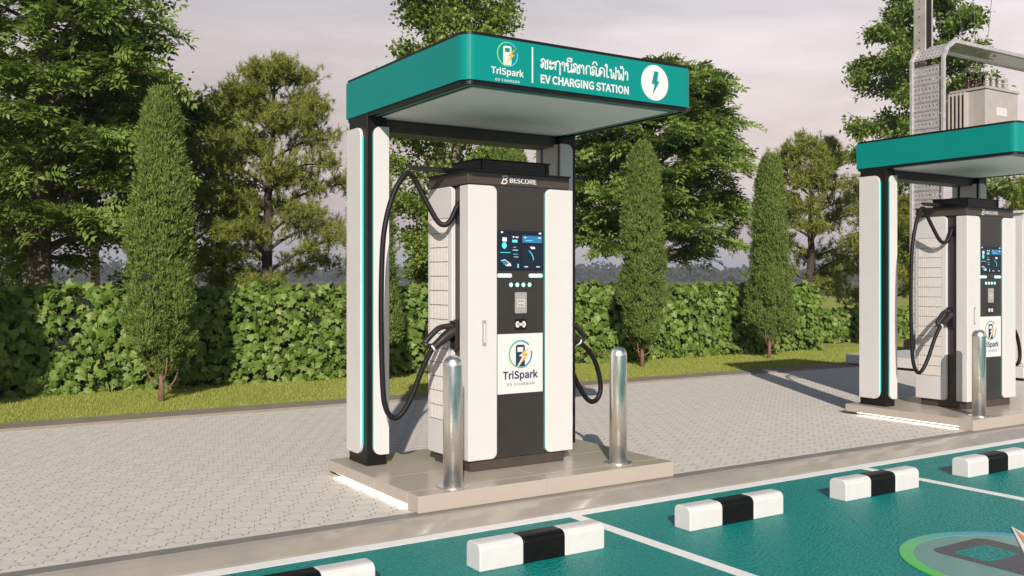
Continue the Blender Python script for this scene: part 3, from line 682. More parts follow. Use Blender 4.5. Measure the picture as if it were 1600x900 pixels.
ty = thing('cable_tray', (18.8, 12.4, .02), 'galvanised perforated cable tray climbing the concrete pole and bending over the transformer', 'cable tray')
y0, y1 = 12.05, 12.82
for yy in (y0 - .02, y1 - .045):
    for path, nm in (([(18.70, .02), (18.70, 6.30), (18.84, 6.52), (19.08, 6.66), (24.5, 6.66), (24.5, 6.74), (19.02, 6.74), (18.78, 6.58), (18.62, 6.36), (18.62, .02)], 'side_rail'),):
        MB().prism([(a, c) for a, c in path], -yy - .065, -yy, lambda u, v, w: (u, -w, v)).build('side_rail', M['galv'], ty, .004)
def rung(path_z, x=18.665):
    m = MB(); ya_, yb_ = y0 + .0455, y1 - .0455; z0 = path_z; n = 8; wy = (yb_ - ya_) / n
    m.box(x, x + .012, ya_, yb_, z0, z0 + .062); m.box(x, x + .012, ya_, yb_, z0 + .098, z0 + .183)
    for k in range(n + 1):
        c_ = ya_ + k * wy; m.box(x, x + .012, max(c_ - wy * .30, ya_), min(c_ + wy * .30, yb_), z0 + .0625, z0 + .0975)
    m.box(x - .010, x - .0003, ya_, yb_, z0 + .168, z0 + .182)
    return m.build('rung', M['galv'], ty)
z = .30
while z < 6.15: rung(z); z += .19
m = MB()                                         # bent piece and the run above the transformer, drilled in rows
def perf(mb, P0, P1, nu, nv, q_=.17):
    """perforated strip between two edges P0 -> P1 (x, z) along y0..y1"""
    (ax, az), (bx, bz) = P0, P1; ya_, yb_ = y0 + .0455, y1 - .0455
    dx, dz = bx - ax, bz - az; ln = math.hypot(dx, dz); nx, nz_ = -dz / ln * .004, dx / ln * .004
    for i in range(nu):
        for j in range(nv):
            u0, u1 = i / nu, (i + 1) / nu; v0, v1 = j / nv, (j + 1) / nv; um, vm = (u0 + u1) / 2, (v0 + v1) / 2; hu, hv = (u1 - u0) * q_, (v1 - v0) * q_
            pt_ = lambda u, v: (ax + dx * u, ya_ + (yb_ - ya_) * v, az + dz * u)
            O = [(u0, v0), (u1, v0), (u1, v1), (u0, v1)]; I = [(um - hu, vm - hv), (um + hu, vm - hv), (um + hu, vm + hv), (um - hu, vm + hv)]
            mb.add([pt_(*q) for q in O] + [pt_(*q) for q in I], [(k, (k + 1) % 4, (k + 1) % 4 + 4, k + 4) for k in range(4)])
perf(m, (18.66, 6.33), (18.82, 6.555), 3, 8); perf(m, (18.82, 6.555), (19.06, 6.69), 3, 8); perf(m, (19.06, 6.69), (24.4, 6.69), 60, 8, .24)
m.build('perforated_sheet', M['galv'], ty)

tf = thing('transformer', (21.27, 12.72, 4.62), 'beige finned transformer with brown bushings on its lid, high behind the farther canopy', 'transformer')
box('tank', M['tank'], tf, 20.617, 21.93, 12.30, 13.14, 4.62, 5.90, .015)
box('lid', M['tank'], tf, 20.585, 21.96, 12.27, 13.17, 5.9005, 5.955, .006)
for k in range(5): box('cooling_fin', M['tank'], tf, 20.44, 20.6165, 12.70 + k * .095, 12.725 + k * .095, 4.75, 5.87, .006)
for k in range(11): box('cooling_fin', M['tank'], tf, 20.70 + k * .11, 20.725 + k * .11, 13.1405, 13.32, 4.75, 5.87, .006)
np_ = box('name_plate', M['grey_icon'], tf, 21.05, 21.46, 12.292, 12.2995, 5.33, 5.52)
for k, (x, y, h_, mm) in enumerate([(20.75, 12.80, .42, 'brown'), (21.05, 12.80, .42, 'brown'), (21.36, 12.80, .42, 'brown'), (21.00, 12.50, .24, 'grey_icon'), (21.25, 12.50, .24, 'grey_icon'), (21.5, 12.5, .24, 'grey_icon'), (21.75, 12.5, .24, 'grey_icon')]):
    pr = [(.0, 5.955), (.065, 5.955), (.065, 5.985)]; nsh = 5
    for q in range(nsh):
        zz = 5.985 + (h_ - .06) * q / nsh; pr += [(.042, zz), (.074, zz + .018), (.042, zz + .03)]
    pr += [(.03, 5.955 + h_ - .03), (.03, 5.955 + h_)]
    bu = MB().lathe(x, y, pr, 12).build('bushing', M[mm], tf, smooth=False)
    MB().lathe(x, y, [(.0, 5.9555 + h_), (.055, 5.9555 + h_), (.055, 6.015 + h_), (.0, 6.04 + h_)], 10).build('cap', M['grey'], bu)
pf = thing('transformer_platform', (21.5, 12.7, 4.6), 'steel beams carrying the transformer between poles, hidden behind the canopy', 'platform')
for yy in (12.42, 12.98): box('beam', M['galv'], pf, 19.142, 26.0, yy, yy + .10, 4.46, 4.6195, .004)
for i, (a, c) in enumerate([((20.75, 12.80, 6.41), (20.3, 13.3, 10.5)), ((21.05, 12.80, 6.41), (21.3, 13.2, 10.5)), ((21.36, 12.80, 6.41), (22.3, 13.1, 10.5))]):
    A, Bv = Vector(a), Vector(c); mid = A.lerp(Bv, .5) + Vector((.12, 0, -.2))
    tag(MB().tube(catmull([A, mid, Bv], 6), .006, 6).build('drop_wire', M['pole_wire']), ('thin grey wire leaning over the cable tray from a transformer bushing', 'thin grey wire rising almost straight from a transformer bushing', 'thin grey wire leaning away over the transformer tank')[i], 'wire', 'wires above the transformer')

# white equipment base and cabinet behind the farther station
eb = thing('concrete_plinth', (15.8, 10.0, 0), 'low white equipment base with a dark gap under it, at the end of the paving', 'white plinth')
box('slab', M['white2'], eb, 14.97, 17.2, 8.3, 11.66, .045, .22, .012)
box('shadow_gap', M['black'], eb, 15.01, 17.15, 8.35, 11.62, .0005, .0447)  # black box under the slab, painted in place of the gap's shadow
ec = thing('equipment_cabinet', (15.8, 8.3, .22), 'tall pale equipment cabinet showing as a sliver beside the cut-off charger', 'cabinet')
box('housing', M['white2'], ec, 15.05, 16.8, 8.34, 8.75, .2205, 2.66, .012)
for k in range(2): box('door', M['white'], ec, 15.03, 15.0495, 8.36 + k * .19, 8.54 + k * .19, .28, 2.56, .004)
box('roof', M['white2'], ec, 15.0, 16.85, 8.32, 8.78, 2.6605, 2.70, .006)

# ------------------------------------------------------------------ vegetation
def mesh_np(name, V, F4=None, m=None, parent=None, F3=None):
    """fast mesh from numpy arrays (quads and/or triangles)"""
    V = np.asarray(V, 'f'); o = origin(parent); V = V - np.array(o, 'f'); me = bpy.data.meshes.new(name); me.vertices.add(len(V)); me.vertices.foreach_set('co', V.ravel())
    nq = 0 if F4 is None else len(F4); n3 = 0 if F3 is None else len(F3)
    idx = []; 
    if nq: idx.append(np.asarray(F4, 'i').ravel())
    if n3: idx.append(np.asarray(F3, 'i').ravel())
    idx = np.concatenate(idx); me.loops.add(len(idx)); me.loops.foreach_set('vertex_index', idx)
    tot = np.concatenate([np.full(nq, 4, 'i'), np.full(n3, 3, 'i')]); st = np.concatenate([[0], np.cumsum(tot)[:-1]]).astype('i')
    me.polygons.add(nq + n3); me.polygons.foreach_set('loop_start', st); me.polygons.foreach_set('loop_total', tot)
    me.update(calc_edges=True); me.materials.append(m)
    return link(name, me, None, parent)
def unit(a): return a / np.maximum(np.linalg.norm(a, axis=1, keepdims=True), 1e-9)
def leaf_arrays(Cn, D, N, L, Wd, fold=.18, mid=.45):
    D = unit(D); Sd = unit(np.cross(D, N)); N2 = np.cross(Sd, D); L = L[:, None]; Wd = Wd[:, None]
    a = Cn; c = Cn + D * L; r = Cn + D * L * mid + Sd * Wd / 2 + N2 * Wd * fold; l = Cn + D * L * mid - Sd * Wd / 2 + N2 * Wd * fold
    return np.stack([a, r, c, l], 1).reshape(-1, 3)
def quads(n): return np.arange(n * 4).reshape(-1, 4)

def bez(p0, p1, p2, n):
    t = np.linspace(0, 1, n)[:, None]; return (1 - t) ** 2 * p0 + 2 * t * (1 - t) * p1 + t ** 2 * p2

def skeleton(rg, base, H, r0, limbs, env, f0=.25, up=.35, sec=8, sec_len=.4, droop=.0, trunk_lean=(0, 0), wob=.06, forks=1, ztop=.97, limb_r=.42):
    """trunk and limbs as tubes; returns (paths, twig points, twig directions)"""
    base = np.array(base, float); paths = []; TP = []; TD = []
    ks = np.linspace(0, 1, 14); tops = []
    for f in range(forks):
        an = rg.uniform(0, 6.28) if forks > 1 else 0; sp = (0 if forks == 1 else .09 * H)
        w = np.cumsum(rg.normal(0, wob, (14, 2)), 0) * ks[:, None]
        tp = base + np.stack([w[:, 0] + ks * trunk_lean[0] + np.cos(an) * sp * ks ** .8, w[:, 1] + ks * trunk_lean[1] + np.sin(an) * sp * ks ** .8, ks * H * ztop], 1)
        rad = r0 / (1 if f == 0 else 1.3) * (1 - ks) ** .8 + .012
        rad[0] *= 1.25; tops.append(tp); paths.append((tp, rad))
    ga = rg.uniform(0, 6.28)
    for i in range(limbs):
        tp = tops[i % forks]; t = f0 + (1 - f0) * ((i + .5) / limbs) ** .9 * .98; k = t * 13; j = min(int(k), 12); p0 = tp[j] + (tp[j + 1] - tp[j]) * (k - j)
        ga += 2.4 + rg.uniform(-.35, .35); hz = np.array([np.cos(ga), np.sin(ga), 0])
        ln = env(t) * rg.uniform(.78, 1.08); u_ = up * (1 + .8 * (t - .5)) + rg.uniform(-.12, .12)
        p2 = p0 + hz * ln + np.array([0, 0, ln * u_ - droop * ln]); p1 = p0 + hz * ln * .5 + np.array([0, 0, ln * (u_ * .75 + .10)])
        P = bez(p0, p1, p2, 9) + rg.normal(0, .012 * ln, (9, 3)) * np.linspace(0, 1, 9)[:, None]
        rl = max(r0 * limb_r * (1 - t) ** .6, .018); paths.append((P, np.linspace(rl, .008, 9)))
        for s_ in range(sec):
            q = .22 + .78 * (s_ + rg.uniform(.1, .9)) / sec; kk = q * 8; jj = min(int(kk), 7); b0 = P[jj] + (P[jj + 1] - P[jj]) * (kk - jj); tg = unit((P[jj + 1] - P[jj])[None])[0]
            sd = np.cross(tg, [0, 0, 1.]) * (1 if s_ % 2 else -1); dd = unit((tg * .75 + sd * rg.uniform(.5, 1.0) + np.array([0, 0, rg.uniform(-.32, .50)]))[None])[0]
            l2 = ln * sec_len * (1.1 - .6 * q) * rg.uniform(.7, 1.2) + .12; e2 = b0 + dd * l2; e2[2] -= droop * l2 * .6
            Q = bez(b0, b0 + dd * l2 * .5 + np.array([0, 0, .05 * l2]), e2, 5); paths.append((Q, np.linspace(max(rl * .3, .008), .004, 5)))
            for m_ in range(1, 5): TP.append(Q[m_]); TD.append(unit((Q[m_] - Q[m_ - 1])[None])[0])
        TP.append(P[-1]); TD.append(unit((P[-1] - P[-2])[None])[0])
    return paths, np.array(TP), np.array(TD)
def wood(paths, m, parent, sides=7):
    b = MB()
    for k, (P, r_) in enumerate(paths): b.tube(P, list(r_), 12 if k == 0 else (sides if r_[0] > .03 else 4), cap=True)
    return b.build('trunk', m, parent, smooth=True)

def fronds(rg, TP, TD, n, fl=(.32, .5), ll=.11, lw=.045, pairs=6, droop=.35):
    k = rg.integers(0, len(TP), n); base = TP[k] + rg.normal(0, .05, (n, 3)); az = rg.normal(0, .7, n)
    d = TD[k].copy(); c, s_ = np.cos(az), np.sin(az); d = np.stack([d[:, 0] * c - d[:, 1] * s_, d[:, 0] * s_ + d[:, 1] * c, d[:, 2] * .4 + rg.normal(.05, .18, n)], 1); d = unit(d)
    up = unit(np.array([-.20, -.48, .8]) + rg.normal(0, .36, (n, 3))); L = rg.uniform(*fl, n); Cs = []; Ds = []; Ns = []
    side = unit(np.cross(d, up)); nn = np.cross(side, d)
    for i in range(pairs):
        q = .18 + .80 * i / (pairs - 1); p = base + d * (L * q)[:, None]; p[:, 2] -= droop * L * q ** 2 * .8
        for sg in (1, -1):
            Cs.append(p); Ds.append(unit(side * sg + d * .45 - nn * (.12 + .25 * droop))); Ns.append(nn)
    Cs.append(base + d * (L * .98)[:, None] - np.array([0, 0, 1]) * (droop * L * .58)[:, None]); Ds.append(d - nn * .3); Ns.append(nn)
    Cs, Ds, Ns = np.concatenate(Cs), np.concatenate(Ds), np.concatenate(Ns); m_ = len(Cs)
    return leaf_arrays(Cs, Ds + rg.normal(0, .12, (m_, 3)), Ns + rg.normal(0, .15, (m_, 3)), ll * rg.uniform(.75, 1.2, m_), lw * rg.uniform(.8, 1.2, m_))
def clumps(rg, TP, TD, n, per, rad, ll, lw, upn=.8, out=.6):
    k = rg.integers(0, len(TP), n); c0 = TP[k]; c = np.repeat(c0, per, 0) + rg.normal(0, rad, (n * per, 3)); d0 = np.repeat(TD[k], per, 0); m_ = len(c)
    D = unit(d0 * out + rg.normal(0, .7, (m_, 3)) + np.array([0, 0, -.15])); N = unit(np.array([0, 0, upn]) + rg.normal(0, .6, (m_, 3)))
    return leaf_arrays(c, D, N, ll * rg.uniform(.7, 1.25, m_), lw * rg.uniform(.7, 1.25, m_))
def tufts(rg, TP, TD, n, per, ln, wd, rad=.10):
    k = rg.integers(0, len(TP), n); c0 = TP[k] + rg.normal(0, rad, (n, 3)); ax = unit(TD[k] * .35 + np.array([0, 0, .75]) + rg.normal(0, .4, (n, 3)))
    c = np.repeat(c0, per, 0); a = np.repeat(ax, per, 0); m_ = len(c); D = unit(a * rg.uniform(.1, 1.0, (m_, 1)) + rg.normal(0, .55, (m_, 3)))
    c = c + a * rg.uniform(-.05, .07, (m_, 1)); N = unit(rg.normal(0, 1, (m_, 3)))
    Sd = unit(np.cross(D, N)) * (wd / 2); L = ln * rg.uniform(.7, 1.15, (m_, 1))
    return np.stack([c - Sd, c + Sd, c + D * L], 1).reshape(-1, 3)

def broad_tree(name, base, H, r0, label, cat, group, seed, leafm, barkm, limbs, env, kind='clump', n=1200, per=12, **kw):
    rg = np.random.default_rng(seed); t = thing(name, base, label, cat, group)
    rad = kw.pop('rad', .16); ll = kw.pop('ll', .09); lw = kw.pop('lw', .055); fl = kw.pop('fl', (.34, .52)); dr = kw.pop('fdroop', .35); upn = kw.pop('upn', .8)
    paths, TP, TD = skeleton(rg, base, H, r0, limbs, env, **kw); wood(paths, barkm, t)
    if kind == 'frond': V = fronds(rg, TP, TD, n, fl, ll, lw, per, dr); mesh_np('crown', V, quads(len(V) // 4), leafm, t)
    elif kind == 'tuft': V = tufts(rg, TP, TD, n, per, ll, lw, rad); mesh_np('crown', V, None, leafm, t, np.arange(len(V)).reshape(-1, 3))
    else: V = clumps(rg, TP, TD, n, per, rad, ll, lw, upn); mesh_np('crown', V, quads(len(V) // 4), leafm, t)
    return t
GT = 'trees behind the hedge'
def env_lin(pts):
    xs = [p[0] for p in pts]; ys = [p[1] for p in pts]; return lambda t: float(np.interp(t, xs, ys))
Z0 = .012
broad_tree('robinia_tree', (2.03, 17.5, Z0), 8.6, .21, 'large dark feathery tree with a thick trunk, filling the upper corner beside the tallest-looking cypress', 'tree', GT, 11, M['robinia'], M['bark'],
           62, env_lin([(.2, 1.5), (.35, 1.7), (.6, 1.7), (.8, 1.45), (1, .6)]), 'frond', 6600, 6, f0=.20, up=.38, sec=9, sec_len=.46, droop=.06, ll=.135, lw=.058, wob=.03)
broad_tree('robinia_tree', (16.05, 18.5, Z0), 6.9, .20, 'spreading dark feathery tree beside the sign end of the complete canopy', 'tree', GT, 23, M['robinia2'], M['bark'],
           60, env_lin([(.2, 2.2), (.4, 2.3), (.65, 2.1), (.85, 1.4), (1, .4)]), 'frond', 6400, 6, f0=.24, up=.45, sec=9, sec_len=.46, droop=.05, ll=.15, lw=.065, wob=.05)
broad_tree('poplar_tree', (9.45, 17.5, Z0), 9.0, .14, 'light green small-leaved tree rising above the corner of the complete canopy', 'tree', GT, 31, M['poplar'], M['birch'],
           56, env_lin([(.15, .8), (.3, 1.15), (.6, 1.2), (.85, .9), (1, .4)]), 'clump', 4600, 11, f0=.14, up=.95, sec=7, sec_len=.40, rad=.12, ll=.085, lw=.07, forks=3, wob=.04)
broad_tree('birch_tree', (3.33, 20, Z0), 6.0, .10, 'birch with a pale spotted trunk, half hidden by the large dark feathery tree', 'tree', GT, 37, M['yellowgreen'], M['birch'],
           30, env_lin([(.25, 1.3), (.5, 1.8), (.8, 1.2), (1, .4)]), 'clump', 2000, 11, f0=.32, up=.5, sec=7, sec_len=.42, rad=.15, ll=.10, lw=.075, wob=.03)
broad_tree('birch_tree', (5.75, 22.5, Z0), 5.5, .10, 'yellow-green tree peeping out between the cypress and the dark pine', 'tree', GT, 41, M['yellowgreen'], M['bark'],
           32, env_lin([(.15, 1.5), (.5, 1.6), (.8, 1.2), (1, .4)]), 'clump', 2200, 11, f0=.15, up=.6, sec=7, sec_len=.42, rad=.16, ll=.11, lw=.08, wob=.03)
broad_tree('birch_tree', (1.55, 21.5, Z0), 3.9, .09, 'small yellow-green tree at the photo edge behind the thick trunk', 'tree', GT, 43, M['yellowgreen'], M['bark'],
           26, env_lin([(.1, 1.2), (.5, 1.3), (.8, .9), (1, .3)]), 'clump', 1300, 10, f0=.12, up=.6, sec=6, sec_len=.42, rad=.15, ll=.10, lw=.075)
broad_tree('pine_tree', (6.35, 19, Z0), 6.0, .13, 'dark trunked pine with open rounded needle pads, beside the complete canopy', 'tree', GT, 53, M['needle'], M['bark_pine'],
           34, env_lin([(.12, 1.5), (.3, 1.8), (.6, 1.55), (.85, 1.0), (1, .4)]), 'tuft', 5600, 22, f0=.16, up=.35, sec=6, sec_len=.36, droop=.02, ll=.12, lw=.0125, rad=.10, wob=.05)
broad_tree('pine_tree', (21.56, 18, Z0), 5.6, .13, 'dark trunked pine standing between the farthest cypress and the cut-off canopy', 'tree', GT, 59, M['needle'], M['bark_pine'],
           30, env_lin([(.12, 1.4), (.3, 1.6), (.6, 1.5), (.85, .9), (1, .35)]), 'tuft', 2800, 20, f0=.16, up=.35, sec=6, sec_len=.36, droop=.02, ll=.17, lw=.018, rad=.11, wob=.05)
broad_tree('maple_tree', (31.4, 21, Z0), 12.5, .26, 'tall broad leafy tree behind the concrete pole and transformer', 'tree', GT, 61, M['maple'], M['bark_pine'],
           40, env_lin([(.15, 2.2), (.35, 2.9), (.6, 2.4), (.8, 1.8), (1, .6)]), 'clump', 2900, 17, f0=.12, up=.42, sec=8, sec_len=.44, rad=.13, ll=.20, lw=.085, wob=.06)
broad_tree('spruce_tree', (36.5, 20, Z0), 5.4, .16, 'bushy conifer seen through the gap under the cut-off canopy', 'tree', GT, 67, M['needle'], M['bark_pine'],
           34, env_lin([(.05, 2.4), (.5, 1.7), (1, .2)]), 'tuft', 2600, 16, f0=.06, up=.15, sec=7, sec_len=.36, ll=.28, lw=.03, rad=.18)
broad_tree('pine_tree', (27.2, 19.5, Z0), 4.2, .12, 'low dark pine bough clump behind the lower hedge piece', 'tree', GT, 71, M['needle'], M['bark_pine'],
           20, env_lin([(.1, 1.6), (.5, 1.6), (1, .5)]), 'tuft', 1700, 18, f0=.15, up=.25, sec=6, sec_len=.36, ll=.2, lw=.022, rad=.13)

# columnar cypresses: one built, four copies
def cypress(label):
    rg = np.random.default_rng(77); t = thing('cypress_tree', (2.97, 13.05, Z0), label, 'cypress', 'columnar cypresses in front of the hedge'); bx, by = 2.97, 13.05
    H0, H1 = .40, 4.08
    def prof(z):
        q = (z - H0) / (H1 - H0); return np.interp(q, [0, .06, .16, .30, .55, .75, .90, .97, 1], [.10, .27, .35, .335, .30, .255, .19, .13, .05])
    nL = 34; la = rg.uniform(0, 6.28, nL); lz = rg.uniform(.5, 3.7, nL)
    def lump(a, z):
        s_ = np.ones_like(a)
        for i in range(nL):
            da = np.angle(np.exp(1j * (a - la[i]))); s_ += (.17 if i % 2 else -.24) * np.exp(-(da / .34) ** 2 - ((z - lz[i]) / .30) ** 2)
        for a0, z0, w0, h0, k0 in ((2.6, 2.35, .5, .55, .34), (.6, .95, .6, .35, .30), (5.0, 3.1, .5, .40, .28), (4.3, 1.35, .5, .5, .2), (1.6, 3.45, .6, .3, .3)):
            s_ += k0 * np.exp(-(np.angle(np.exp(1j * (a - a0))) / w0) ** 2 - ((z - z0) / h0) ** 2)
        return s_ * (1 + .05 * np.sin(7 * a + 4 * z) + .04 * np.sin(11 * z + 3 * a))
    # solid core, its near-black colour stands for the shade inside the crown
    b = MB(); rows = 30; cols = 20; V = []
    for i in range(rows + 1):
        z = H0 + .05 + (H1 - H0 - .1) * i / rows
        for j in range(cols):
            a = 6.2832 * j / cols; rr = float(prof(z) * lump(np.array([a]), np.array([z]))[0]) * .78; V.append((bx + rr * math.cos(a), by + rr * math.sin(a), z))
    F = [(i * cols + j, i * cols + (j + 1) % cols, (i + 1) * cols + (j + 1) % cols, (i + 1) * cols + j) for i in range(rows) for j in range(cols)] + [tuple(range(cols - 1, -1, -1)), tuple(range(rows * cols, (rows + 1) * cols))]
    b.add(V, F); b.build('inner_shade_core', M['twig'], t)
    # sprays gathered in small tufts
    nt_ = 3300; z = H0 + (H1 - H0) * rg.uniform(0, 1, nt_) ** .92; a = rg.uniform(0, 6.2832, nt_); rr = prof(z) * lump(a, z) * rg.uniform(.72, 1.12, nt_); per = 20
    pa, pz = rg.uniform(0, 6.2832, 520), rg.uniform(H0, H1, 520); ps = rg.uniform(.6, 1.5, 520)
    dmin = np.min(np.hypot(np.angle(np.exp(1j * (a[:, None] - pa[None]))) * .36, (z[:, None] - pz[None]) * .7) / (.030 * ps[None]), axis=1); rr = np.where(dmin < 1, rr * .70, rr)
    c = np.stack([bx + rr * np.cos(a), by + rr * np.sin(a), z], 1); o_ = np.stack([np.cos(a), np.sin(a), np.zeros(nt_)], 1)
    # side plumes that break the outline
    for a0, z0, hh, off, wd in ((2.5, 1.65, 1.25, .32, .15), (5.6, 2.2, 1.0, .29, .13), (.5, .55, .62, .36, .20), (4.0, .70, .68, .35, .19), (1.4, 2.7, .8, .23, .11), (3.3, 3.2, .6, .17, .10), (5.3, 1.15, .7, .33, .15)):
        k_ = 190; q = rg.uniform(0, 1, k_); w_ = wd * np.sin(np.pi * np.clip(q * .92 + .08, 0, 1)) ** .6 * rg.uniform(.75, 1.05, k_); aa = rg.uniform(0, 6.2832, k_)
        cc = np.stack([bx + math.cos(a0) * off * (1 - .25 * q) + w_ * np.cos(aa), by + math.sin(a0) * off * (1 - .25 * q) + w_ * np.sin(aa), z0 + hh * q], 1)
        c = np.concatenate([c, cc]); o_ = np.concatenate([o_, np.stack([np.cos(aa), np.sin(aa), np.zeros(k_)], 1)])
    nt_ = len(c)
    c = np.repeat(c, per, 0) + rg.normal(0, .023, (nt_ * per, 3)); o_ = np.repeat(o_, per, 0); m_ = len(c)
    D = unit(o_ * rg.uniform(.05, .75, (m_, 1)) + np.array([0, 0, 1.]) * rg.uniform(.4, 1.0, (m_, 1)) + rg.normal(0, .28, (m_, 3))); N = unit(o_ + rg.normal(0, .5, (m_, 3)))
    V = leaf_arrays(c, D, N, .062 * rg.uniform(.6, 1.4, m_), .015 * rg.uniform(.7, 1.4, m_), .1, .5)
    mesh_np('crown', V, quads(m_), M['cypress'], t)
    b = MB(); b.tube([(bx, by, -.0), (bx + .005, by, .25), (bx, by + .01, .7), (bx, by, 1.6)], [.042, .034, .03, .012], 9)
    for k in range(7):
        an = k * 2.4; z0 = .17 + .05 * k; b.tube(catmull([(bx, by, z0), (bx + .10 * math.cos(an), by + .10 * math.sin(an), z0 + .03), (bx + .18 * math.cos(an), by + .18 * math.sin(an), z0 + .13), (bx + .22 * math.cos(an), by + .22 * math.sin(an), z0 + .30)], 3), .010, 6)
    b.build('trunk', M['bark_red'], t, smooth=True)
    return t
cy0 = cypress('slim cypress standing free before the hedge, with its shadow on the leaves beside it')
for (x, y, rz, s_, lb) in ((6.05, 13.25, 1.3, .97, 'slim cypress mostly hidden behind the black and white post of the complete canopy'), (8.62, 13.4, 2.5, 1.0, 'slim cypress whose tip shows between the charger hood and canopy beam'),
                           (11.50, 13.40, 3.6, 1.0, 'slim cypress beside the short steel bollard, nearer of the pair past the complete canopy'), (.42, 13.05, .7, 1.0, 'slim cypress just outside the photo edge, whose shadow darkens the end of the hedge'),
                           (14.86, 13.42, 5.0, 1.0, 'slim cypress farthest along the hedge, nearest the cut-off canopy')):
    c = copy_tree(cy0); c.location = (x, y, Z0); c.rotation_euler = (0, 0, rz); c.scale = (s_, s_, s_); c['label'] = lb

# hedges of ivy-like leaves
LOBE = [(0, 0), (.22, -.08), (.50, .10), (.36, .30), (.56, .56), (.28, .58), (.0, 1.0), (-.28, .58), (-.56, .56), (-.36, .30), (-.50, .10), (-.22, -.08)]
def hedge(x0, x1, y0, y1, h, n, n_single, seed, label, size=.138):
    rg = np.random.default_rng(seed); t = thing('hedge', ((x0 + x1) / 2, (y0 + y1) / 2, Z0), label, 'hedge', 'clipped leafy hedges')
    b = MB(); b.box(x0 + .10, x1 - .10, y0 + .10, y1 - .10, Z0, h - .10); b.build('shade_core', M['twig'], t)  # solid core box, coloured dark as the shade between the leaves
    fr = rg.uniform(0, 1, n); nf = int(n * .74); ntp = int(n * .17); ne = n - nf - ntp
    def relief(x, z): return .05 * np.sin(3.1 * x + 1.7 * z) + .04 * np.sin(5.3 * x - 4.1 * z + 1)
    xf = rg.uniform(x0, x1, nf); zf = .03 + (h - .03) * rg.uniform(0, 1, nf); pf_ = np.stack([xf, y0 + relief(xf, zf) + rg.uniform(-.07, .16, nf), zf], 1); of = np.tile([0., -1, .15], (nf, 1))
    xt = rg.uniform(x0, x1, ntp); pt_ = np.stack([xt, rg.uniform(y0, y1, ntp), h + .04 * np.sin(4 * xt) + rg.uniform(-.07, .07, ntp)], 1); ot = np.tile([0., -.25, 1], (ntp, 1))
    e = rg.integers(0, 2, ne); pe_ = np.stack([np.where(e, x1, x0) + rg.uniform(-.05, .08, ne), rg.uniform(y0, y1, ne), rg.uniform(.03, h, ne)], 1); oe = np.stack([np.where(e, 1., -1.), np.zeros(ne), np.full(ne, .15)], 1)
    P = np.concatenate([pf_, pt_, pe_]); O = np.concatenate([of, ot, oe]); N = unit(O + rg.normal(0, .58, (n, 3)))
    dn = np.array([0, 0, -1.]) + rg.normal(0, .75, (n, 3)); dn[nf:nf + ntp] += np.array([0, -.3, 1.2]); D = unit(dn - N * (dn * N).sum(1, keepdims=True)); Sd = np.cross(D, N); sz = size * rg.uniform(.65, 1.2, n)
    lob = np.array([(u, v, -.28 * abs(u) - .16 * (v - .4) ** 2) for u, v in LOBE]); ctr = np.array([[0, .32, .05]]); lob = np.concatenate([lob, ctr]); k = len(LOBE)
    ft = np.array([(i, (i + 1) % k, k) for i in range(k)])
    if n_single:
        lme = bpy.data.meshes.new('leaf'); lme.from_pydata([tuple(v) for v in lob], [], [tuple(f) for f in ft]); lme.materials.append(M['ivy_one'])
        camp = np.array([0, 0, 1.6]); d = np.linalg.norm(P[:nf] - camp, axis=1); vis = (P[:nf, 1] < y0 + .02) & (np.abs((P[:nf, 0] * camr.x + P[:nf, 1] * camr.y) / (P[:nf, 0] * camv.x + P[:nf, 1] * camv.y)) < .53)
        px = 800 + 1498 * (P[:nf, 0] * camr.x + P[:nf, 1] * camr.y) / (P[:nf, 0] * camv.x + P[:nf, 1] * camv.y); vis &= ~((px > 195) & (px < 312)) & (px < 525)
        ids = np.where(vis)[0]; ids = ids[np.argsort(-(sz[ids] / d[ids]))][:n_single]; og = np.array(origin(t))
        for i in ids:
            o = bpy.data.objects.new('leaf', lme); C.objects.link(o); o.parent = t
            mtx = Matrix((Sd[i], D[i], N[i])).transposed().to_4x4() @ Matrix.Diagonal((sz[i], sz[i], sz[i], 1)); mtx.translation = Vector(P[i] - og); o.matrix_basis = mtx
        keep = np.ones(n, bool); keep[ids] = False
    else: keep = np.ones(n, bool)
    P, D, N, Sd, sz = P[keep], D[keep], N[keep], Sd[keep], sz[keep]; m_ = len(P)
    V = P[:, None] + sz[:, None, None] * (lob[None, :, 0:1] * Sd[:, None] + lob[None, :, 1:2] * D[:, None] + lob[None, :, 2:3] * N[:, None])
    F = (np.arange(m_)[:, None, None] * (k + 1) + ft[None]).reshape(-1, 3)
    o = mesh_np('leaves', V.reshape(-1, 3), None, M['ivy'], t, F); o['kind'] = 'stuff'
    return t
def ivy_one():
    m = leafmat('ivy_leaf_single', [(.075, .140, .018), (.150, .225, .038), (.245, .315, .085)], .45, .22, .28); n = m.node_tree; oi = n.nodes.new('ShaderNodeObjectInfo')
    rp = next(q for q in n.nodes if q.type == 'VALTORGB'); n.links.new(oi.outputs['Random'], rp.inputs[0]); return m
M['ivy_one'] = ivy_one()
hedge(-2.2, 17.6, 14.45, 15.25, 1.44, 14500, 298, 91, 'long clipped hedge of pale green lobed leaves behind the slim cypresses')
hedge(19.65, 24.5, 15.8, 16.5, .78, 2400, 0, 93, 'short lower hedge piece across the lawn gap, near the concrete pole')

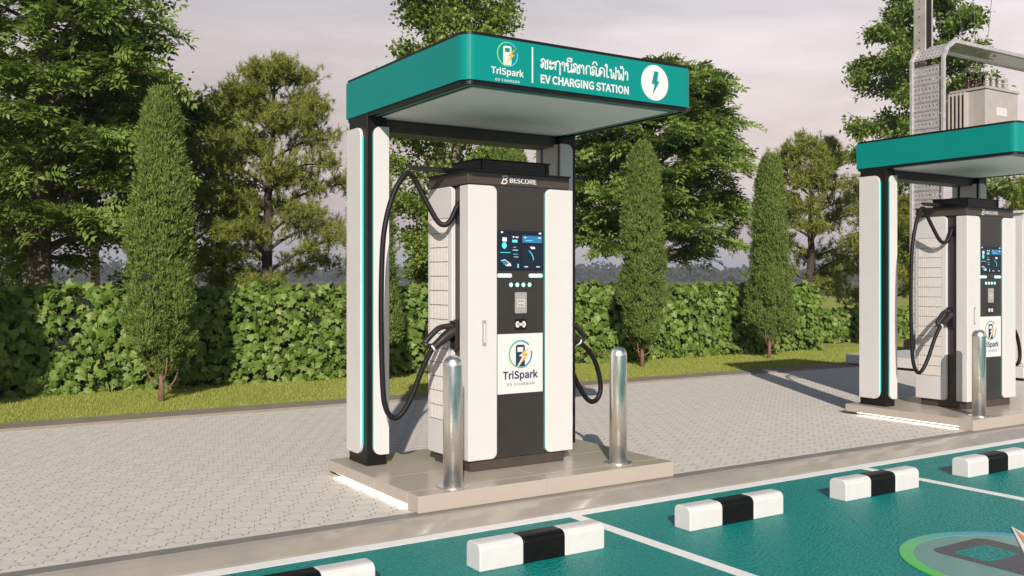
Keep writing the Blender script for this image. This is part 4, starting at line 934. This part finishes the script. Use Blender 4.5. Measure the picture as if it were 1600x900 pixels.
# grass blades on the verge
rg = np.random.default_rng(5); n = 90000
xx = rg.uniform(-1.5, 24, n * 2); yy = 11.87 + (14.6 - 11.87) * rg.uniform(0, 1, n * 2) ** 1.1; s_ = (xx * camr.x + yy * camr.y) / (xx * camv.x + yy * camv.y); kp = np.abs(s_) < .57; xx, yy = xx[kp][:n], yy[kp][:n]; n = len(xx)
c = np.stack([xx, yy, np.full(n, .008)], 1); D = unit(np.array([0, 0, 1.]) + rg.normal(0, .38, (n, 3))); a = rg.uniform(0, 6.28, n); Sd = np.stack([np.cos(a), np.sin(a), np.zeros(n)], 1) * (.0042 * rg.uniform(.7, 1.4, (n, 1)))
V = np.stack([c - Sd, c + Sd, c + D * (.038 * rg.uniform(.5, 1.4, (n, 1)))], 1).reshape(-1, 3)
o = mesh_np('grass', V, None, M['blade'], None, np.arange(3 * n).reshape(-1, 3)); tag(o, 'short mown grass along the verge before the hedge', 'grass', kind='stuff')

# far wood along the horizon
rg = np.random.default_rng(8); Vs = []
for k in range(420):
    a = R(rg.uniform(22, 92)); d = rg.uniform(700, 1200); h_ = rg.uniform(7, 13) * (1 + .5 * (rg.uniform() > .93)); w_ = h_ * rg.uniform(.8, 1.5); cx_, cy_ = d * math.cos(a), d * math.sin(a); m_ = 130
    q = rg.normal(0, 1, (m_, 3)); q = unit(q) * rg.uniform(.5, 1, (m_, 1)); P = np.array([cx_, cy_, h_ * .5]) + q * np.array([w_, w_, h_ * .5])
    Vs.append(leaf_arrays(P, unit(rg.normal(0, 1, (m_, 3))), unit(rg.normal(0, 1, (m_, 3)) + np.array([-math.cos(a), -math.sin(a), .5])), rg.uniform(2.5, 5, m_), rg.uniform(2.5, 4.5, m_)))
V = np.concatenate(Vs); o = mesh_np('far_wood', V, quads(len(V) // 4), M['far_wood']); tag(o, 'hazy belt of far trees along the horizon', 'wood', kind='stuff')

# haze over the fields
HZ = .00042
hm = bpy.data.materials.new('haze_air'); hm.use_nodes = True; n = hm.node_tree; n.nodes.clear(); ho = n.nodes.new('ShaderNodeOutputMaterial'); pvn = n.nodes.new('ShaderNodeVolumePrincipled')
pvn.inputs['Color'].default_value = (.78, .87, 1, 1); pvn.inputs['Density'].default_value = HZ; pvn.inputs['Anisotropy'].default_value = .1; n.links.new(pvn.outputs[0], ho.inputs['Volume'])
b = MB(); b.box(-3600, 4600, -3600, 4600, -1.2, 60); o = b.build('haze', hm); o['kind'] = 'stuff'
